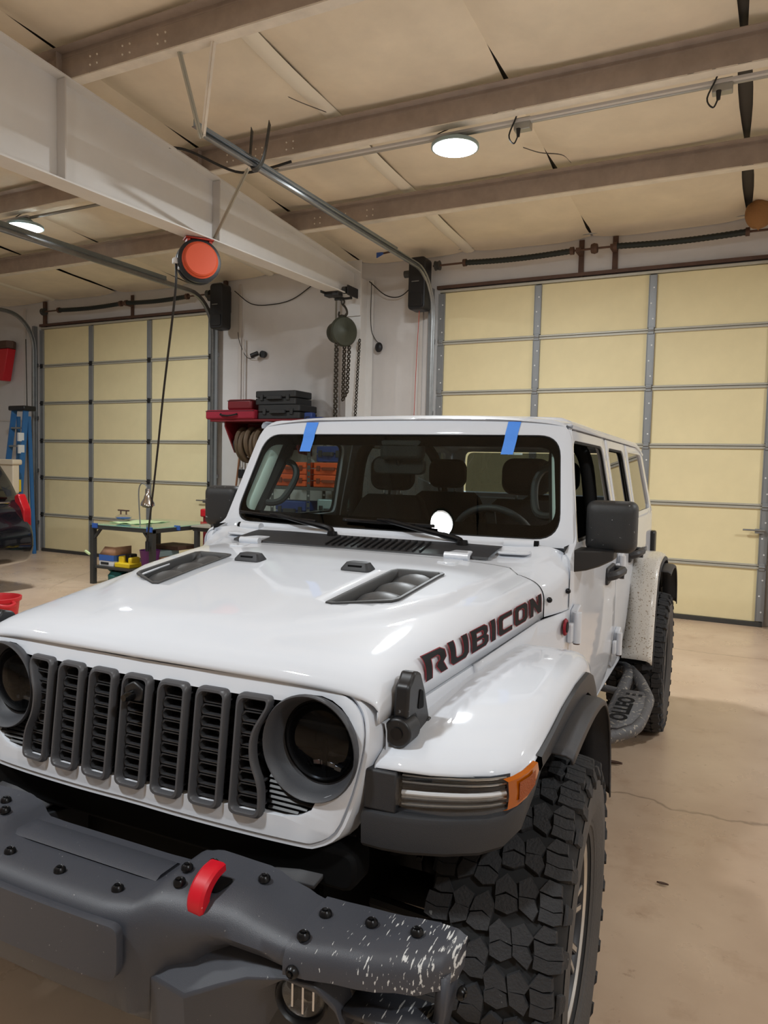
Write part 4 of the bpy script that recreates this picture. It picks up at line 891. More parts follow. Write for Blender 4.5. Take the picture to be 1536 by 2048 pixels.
# headlights
def headlight(s):
    y0 = gy(HLX, HLZ, -0.012); Mx = Matrix.Translation((s*HLX, y0, HLZ)) @ Matrix.Rotation(-PI/2, 4, 'X')
    b = MB().lathe([(0.112, 0.03), (0.119, 0.012), (0.1205, 0.003), (0.1175, -0.003), (0.1135, 0.0), (0.106, 0.024), (0.098, 0.050), (0.0945, 0.054)], 48, Mx).build('headlight', 'bezel_gray', T)
    MB().lathe([(0.0, 0.13), (0.05, 0.125), (0.09, 0.09), (0.0955, 0.054), (0.090, 0.052), (0.088, 0.065)], 40, Mx).build('lamp_housing', 'void_black', b)
    MB().lathe([(0.0915, 0.054), (0.082, 0.043), (0.055, 0.033), (0.025, 0.029), (0.0005, 0.028)], 40, Mx).build('lens', 'lens_smoke', b)
    m = MB(); m.lathe([(0.0, 0.07), (0.02, 0.072), (0.032, 0.082), (0.036, 0.1), (0.036, 0.115)], 28, Mx @ Matrix.Translation((0, 0.002, 0))); m.build('projector', 'lamp_inner', b)
    for dz in (0.033, -0.033): MB().box((0, dz, 0.085), (0.14, 0.008, 0.03), Mx).build('divider', 'lamp_inner', b, bevel=0.002)
    for i, q in enumerate((-0.028, 0.0, 0.026, 0.048)): MB().box((q+0.004, 0.055-0.25*abs(q)*0.3, 0.078), (0.02, 0.012, 0.02), Mx @ Matrix.Rotation(0.25*q/0.05, 4, 'Z')).build('reflector_facet', 'lamp_reflector', b, bevel=0.002)
    m = MB(); m.lathe([(0.0880, 0.052), (0.0850, 0.049), (0.0820, 0.052), (0.0835, 0.06), (0.0880, 0.06)], 40, Mx, close=True); m.build('trim_ring', 'lamp_inner', b)
both(headlight)
# ---------------------------------------------------------------- hood
hw = lambda y: 0.640+0.115*(y+0.44)/1.06
hzs = lambda y: 1.045+0.062*(y+0.44)/1.06
ZT = [(-0.47, 1.112), (-0.463, 1.130), (-0.45, 1.142), (-0.43, 1.153), (-0.40, 1.162), (-0.35, 1.172), (-0.25, 1.184), (-0.1, 1.203), (0.1, 1.228), (0.3, 1.250), (0.5, 1.266), (0.62, 1.276), (0.9, 1.335)]
PW = 5.6
def yb(x): return interp([(0, -0.40), (0.15, -0.39), (0.24, -0.355), (0.38, -0.25), (0.49, -0.13), (0.58, 0.08), (0.64, 0.5), (0.8, 1.5)], abs(x))
def bulge(x, y):
    d = (y-yb(x)); return 0.016*sst(-0.03, 0.075, d)
def sec(y, q, zt_=None, w=None, zs=None, PW=PW):
    """superellipse section; q 0..1 from left seam (x<0) to right seam"""
    w = w if w else hw(y); zs = zs if zs else hzs(y); zt_ = zt_ if zt_ else interp(ZT, y)
    th = PI*(1-q); c, s_ = math.cos(th), math.sin(th)
    x = w*math.copysign(abs(c)**(2/PW), c); z = zs+(zt_-zs)*abs(s_)**(2/PW)
    z -= 0.010*(abs(x)/w)**2 if abs(s_) > 0.2 else 0.010*(abs(x)/w)**2*abs(s_)/0.2
    return x, z
HY = [-0.47, -0.466, -0.46, -0.452, -0.442, -0.43, -0.415]+[-0.40+0.026*k for k in range(38)]
HY = [y for y in HY if y < 0.565]+[0.57]
def hood_pt(y, q):
    x, z = sec(y, q)
    t = (y+0.47)/1.04
    fr = 0.092*x*x*max(0, 1-t*1.6)
    z += bulge(x, y)*(1 if abs(x) < hw(y)*0.93 else max(0, 1-(abs(x)/hw(y)-0.93)/0.05))
    return (x, y+fr+0.05*(abs(x)/0.75)**3*max(0, t), z)
QS = [0.5-0.5*math.cos(PI*k/70)*1.0 for k in range(71)]
QS = [0.5*(q+k/70) for k, q in enumerate(QS)]
m = MB().grid([[hood_pt(y, q) for q in QS] for y in HY]); me = m.mesh('hood', 'white_paint', ang=60)
VENT = [(0.305, -0.075), (0.325, 0.305), (0.335, 0.33), (0.36, 0.338), (0.478, 0.345), (0.49, 0.33), (0.487, 0.30), (0.474, 0.03), (0.462, 0.005), (0.325, -0.078)]
for s in (1, -1): cut_convex(me, [(s*p[0], p[1]) for p in VENT], 2)
hood = D.objects.new('hood', me); COL.objects.link(hood); hood.parent = T
md = hood.modifiers.new('t', 'SOLIDIFY'); md.thickness = 0.006; md.offset = -1
hz = lambda x, y: (lambda a: a)(interp(ZT, y)-0.010*(x/hw(y))**2+bulge(x, y))
def vent(s):
    O = [(s*p[0], p[1]) for p in VENT]; c = Vector((s*0.40, 0.14))
    def ins(P, k): return [(c.x+(p[0]-c.x)*(1-k*1.6), c.y+(p[1]-c.y)*(1-k*0.75)) for p in P]
    rows = [[(x, y, hz(x, y)+dz) for x, y in P] for P, dz in ((ins(O, -0.04), -0.001), (ins(O, -0.035), 0.004), (ins(O, 0.03), 0.004), (ins(O, 0.05), 0.0), (ins(O, 0.07), -0.035))]
    v = MB().grid(rows, closed_u=True).build('hood_vent', 'vent_gray', T)
    m = MB(); P = [(x, y, hz(x, y)-0.034) for x, y in ins(O, 0.05)]; m.add(P, [tuple(range(len(P)))]); m.build('vent_floor', 'vent_gray', v)
    for k in range(3):
        y = 0.03+k*0.115; x0 = 0.325+0.006*k; x1 = 0.462+0.006*k; rows = []
        for i in range(7):
            t = i/6; rows.append([(s*lerp(x0, x1, j/6), y+0.085*t-0.012*math.sin(PI*j/6), hz(0.4, y)-0.032+0.034*math.sin(PI*0.55*t)*(0.55+0.45*math.sin(PI*j/6))) for j in range(7)])
        MB().grid(rows).build('louver', 'vent_gray', v, solid=0.003)
both(vent)
def nozzle(s):
    x, y = s*0.212, 0.285; z = hz(x, y)
    m = MB(); rows = []
    for k, (dw, dl, dz) in enumerate(((1.0, 1.0, -0.002), (1.0, 1.0, 0.004), (0.72, 0.62, 0.024), (0.5, 0.4, 0.026))):
        rows.append([(x+p[0]*dw, y+p[1]*dl+0.006*k/3, z+dz) for p in rrect(-0.052, -0.03, 0.052, 0.03, 0.012, 3)])
    m.grid(rows, closed_u=True); n = len(rows[0]); m.f.append(tuple(range(3*n, 4*n))); m.sm.append(True)
    o = m.build('washer_nozzle', 'dark_plastic', T); MB().box((x, y-0.018, z+0.012), (0.05, 0.012, 0.008)).build('nozzle_slot', 'void_black', o)
both(nozzle)
# hood side lettering, wrapped on the side of the hood (red outline under black letters)
def side_x(y, z):
    w = hw(y); zs = hzs(y); zt_ = interp(ZT, y); r = min(1, max(0, (z-zs)/(zt_-zs)))
    return w*(1-r**PW)**(1/PW)
LET = {'R': (0.98, [(0, 0), (0, 1), (0.80, 1), (0.96, 0.86), (0.96, 0.56), (0.82, 0.42), (1.02, 0), (0.68, 0), (0.46, 0.36), (0.52, 0.52), (0.64, 0.60), (0.64, 0.72), (0.60, 0.76), (0.32, 0.76), (0.32, 0)], []),
 'U': (0.96, [(0, 1), (0.31, 1), (0.31, 0.32), (0.37, 0.26), (0.59, 0.26), (0.65, 0.32), (0.65, 1), (0.96, 1), (0.96, 0.17), (0.80, 0), (0.16, 0), (0, 0.17)], []),
 'B': (0.98, [(0, 0), (0, 1), (0.80, 1), (0.95, 0.87), (0.95, 0.62), (0.86, 0.52), (0.98, 0.42), (0.98, 0.14), (0.83, 0)], [[(0.31, 0.61), (0.31, 0.77), (0.62, 0.77), (0.65, 0.74), (0.65, 0.64), (0.62, 0.61)], [(0.31, 0.23), (0.31, 0.41), (0.63, 0.41), (0.67, 0.38), (0.67, 0.26), (0.63, 0.23)]]),
 'I': (0.31, [(0, 0), (0, 1), (0.31, 1), (0.31, 0)], []),
 'C': (0.94, [(0.94, 1), (0.16, 1), (0, 0.84), (0, 0.16), (0.16, 0), (0.94, 0), (0.94, 0.26), (0.37, 0.26), (0.31, 0.32), (0.31, 0.68), (0.37, 0.74), (0.94, 0.74)], []),
 'O': (0.98, [(0.16, 0), (0, 0.16), (0, 0.84), (0.16, 1), (0.82, 1), (0.98, 0.84), (0.98, 0.16), (0.82, 0)], [[(0.37, 0.26), (0.31, 0.32), (0.31, 0.68), (0.37, 0.74), (0.61, 0.74), (0.67, 0.68), (0.67, 0.32), (0.61, 0.26)]]),
 'N': (0.96, [(0, 0), (0, 1), (0.30, 1), (0.65, 0.50), (0.65, 1), (0.96, 1), (0.96, 0), (0.66, 0), (0.31, 0.50), (0.31, 0)], [])}
def cwise(P):
    a = sum(P[i-1][0]*P[i][1]-P[i][0]*P[i-1][1] for i in range(len(P))); return P if a < 0 else P[::-1]
def decal():
    W = sum(LET[c][0] for c in 'RUBICON')+0.13*6; X = 0.0
    for c in 'RUBICON':
        w_, O, H = LET[c]
        def f(off):
            def g_(u, v):
                t = (X+u)/W; y = -0.232+0.815*t; z = lerp(1.087, 1.131, t)+0.061*v; return (side_x(y, z)+off, y, z)
            return g_
        O = cwise(O); H = [cwise(h) for h in H]
        plate('letter_outline', O, H, 'decal_red', hood, f(0.0012), step=0.12, face=(1, 0, 0), label='dark red outline of the letter '+c)
        d = lambda P, k: offs(P, k)
        plate('letter', d(O, -0.036), [d(h, 0.036) for h in H], 'decal_black', hood, f(0.0015), step=0.12, face=(1, 0, 0), label='black letter '+c)
        X += w_+0.13
decal()
# hood latches
def latch(s):
    YZ = Matrix.Scale(s, 4, (1, 0, 0)) @ Matrix(((0, 0, 1, 0), (1, 0, 0, 0), (0, 1, 0, 0), (0, 0, 0, 1)))
    m = MB(); m.prism(round_poly([(-0.392, 1.045), (-0.386, 1.118), (-0.368, 1.128), (-0.352, 1.146), (-0.315, 1.136), (-0.285, 1.085), (-0.252, 1.006), (-0.262, 0.990), (-0.33, 0.998), (-0.345, 1.045)], 0.010, 3), 0.650, 0.686, YZ); l = m.build('hood_latch', 'black_plastic', T, bevel=0.007)
    MB().prism(round_poly([(-0.335, 1.055), (-0.325, 1.100), (-0.305, 1.090), (-0.300, 1.050)], 0.008, 3), 0.684, 0.688, YZ).build('latch_slot', 'void_black', l)
    MB().cyl((s*0.667, -0.405, 1.018), (s*0.667, -0.345, 1.018), 0.033, n=26).build('latch_pivot', 'black_plastic', l, bevel=0.005)
    MB().cyl((s*0.667, -0.409, 1.018), (s*0.667, -0.404, 1.018), 0.014, n=18).build('pivot_cap', 'bolt_black', l)
    MB().cyl((s*0.655, -0.262, 1.000), (s*0.69, -0.262, 1.000), 0.016, n=16).build('latch_foot', 'black_plastic', l, bevel=0.004)
    m = MB(); m.box((s*0.665, -0.33, 0.992), (0.03, 0.13, 0.016)); m.build('latch_plate', 'black_plastic', l, bevel=0.004)
both(latch)
# ---------------------------------------------------------------- front fenders
FZ = [(-0.445, 0.953), (-0.435, 0.968), (-0.40, 0.984), (-0.3, 1.006), (-0.2, 1.021), (0.0, 1.043), (0.2, 1.056), (0.36, 1.060), (0.44, 1.050), (0.50, 1.012), (0.55, 0.94), (0.59, 0.85), (0.62, 0.76), (0.64, 0.66)]
LZ = [(-0.445, 0.948), (-0.40, 0.957), (-0.3, 0.966), (-0.15, 0.980), (0.0, 0.996), (0.2, 1.008), (0.36, 1.004), (0.44, 0.975), (0.50, 0.92), (0.55, 0.85), (0.59, 0.77), (0.62, 0.69), (0.64, 0.60)]
def front_sweep(x, y): return 0.115*(max(0, x-0.66)/0.28)**2.2*max(0, 1-(y+0.445)/0.5)
def fender(s):
    rows = []
    for y in [-0.445, -0.441, -0.434, -0.42, -0.40, -0.36]+[-0.3+0.04*k for k in range(18)]+[0.43, 0.46, 0.49, 0.52, 0.55, 0.58, 0.605, 0.625, 0.64]:
        z = interp(FZ, y); zl = interp(LZ, y)
        S_ = [(0.628 if y < -0.32 else 0.655, z-0.05), (0.630 if y < -0.32 else 0.657, z-0.012), (0.636 if y < -0.32 else 0.664, z-0.002), (0.70, z), (0.76, z), (0.82, z), (0.872, z-0.001), (0.902, z-0.004), (0.920, z-0.012), (0.932, z-0.027), (0.938, lerp(z-0.03, zl, 0.5)), (0.942, zl)]
        if y > 0.5:
            k = min(1, (y-0.5)/0.14); S_ = [(x, zz) if x > 0.9 else (x, zz) for x, zz in S_]
        rows.append([(s*x, y+front_sweep(x, y), zz) for x, zz in S_])
    f = MB().grid(rows).build('front_fender', 'white_paint', T, solid=0.006, off=-1 if s > 0 else -1, ang=50)
    rows = []
    for k in range(26):
        y = -0.41+k*0.0408; w = hw(y)-0.004; z = hzs(y)-0.007
        rows.append([(s*(w-0.012), y, z-0.001), (s*w, y, z-0.003), (s*(w+0.004), y, z-0.02), (s*(w+0.006), y, z-0.12)])
    MB().grid(rows).build('inner_fender', 'white_paint', f)
    # black lower lamp shelf
    plan = [(0.612, -0.462), (0.66, -0.464), (0.72, -0.462), (0.80, -0.452), (0.87, -0.432), (0.915, -0.402), (0.94, -0.355), (0.947, -0.28), (0.947, -0.2), (0.946, -0.12)]
    zbt = [0.772, 0.773, 0.777, 0.787, 0.798, 0.81, 0.832, 0.875, 0.915, 0.944]; ztp = [0.862, 0.863, 0.867, 0.875, 0.884, 0.892, 0.905, 0.925, 0.95, 0.966]
    rows = []
    for i, (x, y) in enumerate(plan):
        a = Vector(plan[max(i-1, 0)]); b = Vector(plan[min(i+1, len(plan)-1)]); t = (b-a).normalized(); n = Vector((t.y, -t.x)); dp = 0.05 if i < 6 else 0.03
        q = lambda d, z: (s*(x-n.x*d), y-n.y*d, z)
        rows.append([q(dp, ztp[i]+0.002), q(0.022, ztp[i]), q(0.004, ztp[i]-0.006), q(0.0, ztp[i]-0.016), q(0.003, zbt[i]+0.012), q(0.012, zbt[i]+0.002), q(0.03, zbt[i]), q(dp, zbt[i]+0.02)])
    m = MB().grid(rows, closed_u=True); n = 8; m.f.append(tuple(range(n))); m.sm.append(True); low = m.build('fender_flare', 'dark_plastic', T, ang=30)
    m = MB(); m.prism([(0.614, -0.455), (0.690, -0.452), (0.682, -0.41), (0.614, -0.40)], 0.86, 0.949, Matrix.Scale(s, 4, (1, 0, 0))); m.build('flare_block', 'dark_plastic', low, bevel=0.005)
    # strip under the white lip
    rows = []
    for k in range(30):
        y = -0.34+k*0.0335; zl = interp(LZ, y); d = interp([(-0.34, 0.03), (-0.1, 0.05), (0.3, 0.055), (0.64, 0.05)], y); dy = interp([(0.3, 0), (0.5, 0.03), (0.64, 0.045)], y); sw = front_sweep(0.942, y)
        rows.append([(s*0.938, y+sw, zl+0.004), (s*0.952, y+sw, zl+0.002), (s*0.955, y-dy*0.5+sw, zl-d*0.55), (s*0.950, y-dy+sw, zl-d), (s*0.90, y-dy+sw, zl-d+0.005)])
    MB().grid(rows).build('flare_strip', 'dark_plastic', low, ang=30)
    # lamps
    Lp = [(0.690, -0.452), (0.75, -0.450), (0.82, -0.440), (0.875, -0.423), (0.912, -0.397)]
    zt_ = [0.945, 0.947, 0.951, 0.956, 0.961]; zb_ = [0.866, 0.870, 0.878, 0.886, 0.893]
    rows = [[(s*x, y+dy, lerp(b, t, q)) for q, dy in ((0, 0.012), (0.04, 0.0), (0.5, -0.005), (0.96, 0.0), (1, 0.012))] for (x, y), t, b in zip(Lp, zt_, zb_)]
    lamp_ = MB().grid(rows).build('daytime_lamp', 'lens_clear', T)
    rows = [[(s*x, y+0.035, lerp(b, t, q)) for q in (-0.02, 0.5, 1.02)] for (x, y), t, b in zip(Lp, zt_, zb_)]; MB().grid(rows).build('lamp_backing', 'drl_back', lamp_)
    for q, m_, r_ in ((0.46, 'label_white', 0.0055), (0.34, 'lamp_reflector', 0.005), (0.14, 'lamp_reflector', 0.004), (0.66, 'lamp_inner', 0.004), (0.76, 'lamp_reflector', 0.003), (0.86, 'lamp_inner', 0.003), (0.94, 'lamp_reflector', 0.0025)):
        P = [(s*lerp(Lp[0][0], Lp[-1][0], 0.02+0.96*k/8), interp([(a, b) for a, b in Lp], lerp(Lp[0][0], Lp[-1][0], k/8))+0.022, lerp(lerp(zb_[0], zb_[-1], k/8), lerp(zt_[0], zt_[-1], k/8), q)) for k in range(9)]
        MB().tube(P, r_, 8).build('light_bar', m_, lamp_)
    Ap = [(0.914, -0.396), (0.93, -0.378), (0.942, -0.345), (0.947, -0.31), (0.949, -0.285)]
    za = [0.961, 0.965, 0.967, 0.968, 0.968]; zc_ = [0.893, 0.899, 0.907, 0.918, 0.93]
    rows = [[(s*(x+dx), y, lerp(b, t, q)) for q, dx in ((0, -0.008), (0.06, 0.003), (0.5, 0.006), (0.94, 0.003), (1, -0.008))] for (x, y), t, b in zip(Ap, za, zc_)]
    am = MB().grid(rows).build('side_marker', 'amber', T)
    rows = [[(s*(x+0.0075), y-0.002, lerp(b, t, q)) for q in (0.2, 0.5, 0.84)] for (x, y), t, b in zip(Ap[1:-1], za[1:-1], zc_[1:-1])]; MB().grid(rows).build('marker_reflector', 'amber_dark', am)
    # flare extension over the tyre
    path = smooth_path([(-0.135, 0.935, 0), (0.05, 0.955, 0), (0.22, 0.958, 0), (0.36, 0.935, 0), (0.46, 0.86, 0), (0.52, 0.74, 0), (0.555, 0.58, 0)], 5)
    rows = [[(s*x, p.x, p.y+dz) for x, dz in ((0.90, 0.0), (0.95, 0.003), (0.985, 0.001), (1.0, -0.006), (1.003, -0.02))] for p in path]
    MB().grid(rows).build('flare_extension', 'flare_plastic', T, solid=0.006, ang=30)
    # wheel well
    rows = []
    for k in range(15):
        a = R(8+164*k/14); rows.append([(s*x, -0.53*math.cos(a), 0.43+0.50*math.sin(a)) for x in (0.50, 0.72, 0.93)])
    MB().grid(rows[6:]).build('wheel_liner', 'void_black', T)
    MB().prism([(-0.42, 0.35), (0.70, 0.35), (0.70, 0.98), (-0.42, 0.98)], 0.49, 0.50, Matrix.Scale(s, 4, (1, 0, 0)) @ Matrix(((0, 0, 1, 0), (1, 0, 0, 0), (0, 1, 0, 0), (0, 0, 0, 1)))).build('inner_wing', 'void_black', T)
both(fender)
# ---------------------------------------------------------------- cowl between hood and doors
rows = []
for i, y in enumerate([0.574, 0.58, 0.62, 0.66, 0.70, 0.74, 0.78, 0.82, 0.86, 0.90]):
    w = interp([(0.57, 0.7505), (0.64, 0.775), (0.72, 0.797), (0.80, 0.806), (0.9, 0.806)], y); zt_ = interp([(0.57, 1.2714), (0.62, 1.272), (0.70, 1.281), (0.76, 1.299), (0.82, 1.322), (0.86, 1.332), (0.90, 1.335)], y); zs = interp([(0.57, 1.105), (0.9, 1.118)], y)
    r = []
    for q in QS:
        x, z = sec(y, q, zt_, w, zs, lerp(PW, 12, sst(0.6, 0.84, y))); z += (1-sst(0.6, 0.8, y))*bulge(x, y)*(1 if abs(x) < w*0.93 else max(0, 1-(abs(x)/w-0.93)/0.05))
        r.append((x, y+0.05*(abs(x)/0.75)**3*max(0, 1-(y-0.57)/0.25) if y < 0.82 else y-0.12*(abs(x)/0.8)**6*max(0, (y-0.82)/0.08), z))
    rows.append(r)
cowl = MB().grid(rows).build('cowl_panel', 'white_paint', T, ang=60)
# black air intake strip
rows = []
for t in range(31):
    x = -0.545+1.09*t/30
    yc = 0.045*(abs(x)/0.6)**2
    rows.append([(x, 0.60+yc, 1.283), (x, 0.604+yc, 1.292), (x, 0.66+yc, 1.301), (x, 0.74+yc, 1.312), (x, 0.80+yc, 1.318), (x, 0.82+yc, 1.315)])
ck = MB().grid(rows).build('cowl_intake', 'dark_plastic', T)
m = MB()
for k in range(15): x = -0.10+k*0.028; m.bar((x, 0.62, 1.2985), (x-0.012, 0.76, 1.318), 0.006, 0.007)
m.build('intake_ribs', 'black_plastic', ck, stuff=True)
def hinge(s):
    m = MB(); m.prism(round_poly([(s*0.40, 0.50), (s*0.47, 0.50), (s*0.475, 0.60), (s*0.40, 0.60)], 0.015, 3), 1.268, 1.283); h = m.build('hood_hinge', 'white_paint', T, bevel=0.005)
    MB().cyl((s*0.395, 0.605, 1.292), (s*0.485, 0.605, 1.292), 0.014, n=16).build('hinge_barrel', 'white_paint', h)
    m = MB(); m.prism(round_poly([(s*0.40, 0.61), (s*0.485, 0.61), (s*0.47, 0.70), (s*0.40, 0.70)], 0.015, 3), 1.29, 1.304); m.build('hinge_leaf', 'white_paint', h, bevel=0.004)
    m = MB(); m.cyl((s*0.545, 0.835, 1.325), (s*0.655, 0.85, 1.325), 0.018, n=16); w_ = m.build('frame_hinge', 'white_paint', T); MB().cyl((s*0.655, 0.85, 1.325), (s*0.672, 0.852, 1.325), 0.016, n=16).build('hinge_plug', 'void_black', w_)
    m = MB(); m.prism(round_poly([(s*0.55, 0.72), (s*0.66, 0.74), (s*0.66, 0.83), (s*0.55, 0.82)], 0.02, 3), 1.296, 1.306); m.build('hinge_plate', 'white_paint', w_, bevel=0.004)
both(hinge)
# ---------------------------------------------------------------- windshield
def sx(z): return 0.808-0.05*max(0, (0.85-z)/0.35)**2*0.8 if z < 0.95 else (0.808-0.006*((z-0.95)/0.37) if z < 1.32 else 0.802-(z-1.32)*0.185)
ap = lambda z: 0.90+(z-1.326)*0.477+0.012
def wsy(x, z, off=0.0): return 0.89+(z-1.326)*0.477+0.045*((x/0.75)**2-1)+off
def ww(off): return lambda u, v: (u, wsy(u, v, off), v)
fo = round_poly([(-0.792, 1.316), (0.792, 1.316), (0.722, 1.806), (-0.722, 1.806)], [0.03, 0.03, 0.10, 0.10], 6)
gl = round_poly([(-0.742, 1.342), (0.742, 1.342), (0.690, 1.742), (-0.690, 1.742)], [0.10, 0.10, 0.085, 0.085], 7)
fr = plate('windshield_frame', fo, [gl], 'white_paint', T, ww(0.0), thick=0.05, step=0.08, bevel=0.014)
gl2 = round_poly([(-0.737, 1.346), (0.737, 1.346), (0.686, 1.738), (-0.686, 1.738)], [0.098, 0.098, 0.083, 0.083], 7)
gi = round_poly([(-0.716, 1.392), (0.716, 1.392), (0.668, 1.692), (-0.668, 1.692)], [0.07, 0.07, 0.06, 0.06], 7)
ws = plate('windshield', gl2, [], 'windshield_glass', T, ww(0.008), step=0.08)
plate('frit_band', gl2, [gi], 'frit_matte', ws, ww(0.013), step=0.08)
plate('windshield_seal', offs(gl, -0.004) if True else gl, [gl2], 'interior_black', ws, ww(0.004), thick=0.012, step=0.08)
MB().box((0.02, wsy(0, 1.68, 0.05), 1.675), (0.20, 0.06, 0.09)).build('sensor_box', 'interior_black', ws, bevel=0.02)
MB().box((0.52, wsy(0.52, 1.665, 0.012), 1.665), (0.06, 0.001, 0.008)).build('glass_sticker', 'label_white', ws)
# header roll to the roof
rows = []
for y, z, w in ((1.105, 1.798, 0.705), (1.125, 1.806, 0.704), (1.15, 1.812, 0.704), (1.20, 1.818, 0.705), (1.235, 1.821, 0.706)):
    rows.append([(w*k/16, y+0.045*((k/16*w/0.75)**2-1) if y < 1.2 else y-0.03*(1-(k/16)**2), z-(0.022*abs(k/16)**6)+0.012*(1-(k/16)**2)) for k in range(-16, 17)])
MB().grid(rows).build('header', 'white_paint', fr)
def pillar(s):
    rows = []
    for k in range(9):
        z = lerp(1.318, 1.77, k/8); xe = lerp(0.792, 0.726, k/8); y0 = wsy(xe, z)
        rows.append([(s*(xe-0.012), y0+0.004, z), (s*xe, y0+0.014, z), (s*lerp(xe, sx(z), 0.8), y0+0.03, z), (s*(sx(z)-0.002), ap(z)+0.03, z), (s*(sx(z)-0.03), ap(z)+0.06, z)])
    MB().grid(rows).build('pillar_return', 'white_paint', fr)
    rows = [[(s*(lerp(0.722, 0.672, k/8)+dx), wsy(0.7, lerp(1.37, 1.70, k/8), dy), lerp(1.37, 1.70, k/8)) for dx, dy in ((0.012, 0.03), (-0.004, 0.034), (-0.026, 0.06), (-0.03, 0.09))] for k in range(9)]
    MB().grid(rows).build('inner_pillar', 'pillar_white', fr)
# wipers
def on(x, z, off): return (x, wsy(x, z, off), z)
for (bx0, bz0, bx1, bz1, px, pz, jx, jz) in ((-0.70, 1.383, -0.282, 1.362, -0.177, 1.285, -0.47, 1.381), (-0.15, 1.378, 0.256, 1.372, 0.384, 1.275, 0.06, 1.384)):
    P = [on(lerp(bx0, bx1, t/10), lerp(bz0, bz1, t/10), -0.016) for t in range(11)]
    b = MB().tube(P, 0.007, 6).build('wiper_blade', 'black_plastic', T)
    P = [on(lerp(bx0, bx1, t/10), lerp(bz0, bz1, t/10), -0.026) for t in range(2, 9)]; MB().tube(P, 0.006, 6).build('blade_spine', 'bolt_black', b)
    A = [(px, 0.80, 1.312), on(px-0.02, pz+0.055, -0.035), on(lerp(px, jx, 0.5), lerp(pz+0.055, jz, 0.5), -0.045), on(jx, jz, -0.03), on(jx-0.05, jz+0.001, -0.026)]
    MB().tube(smooth_path(A, 5), [0.013]*8+[0.010]*8+[0.006]*5, 8).build('wiper_arm', 'bolt_black', b)
    MB().lathe([(0, 0.02), (0.02, 0.018), (0.024, 0), (0.02, -0.02), (0, -0.02)], 16, Matrix.Translation((px+0.012, 0.79, 1.313))).build('wiper_pivot', 'bolt_black', b)
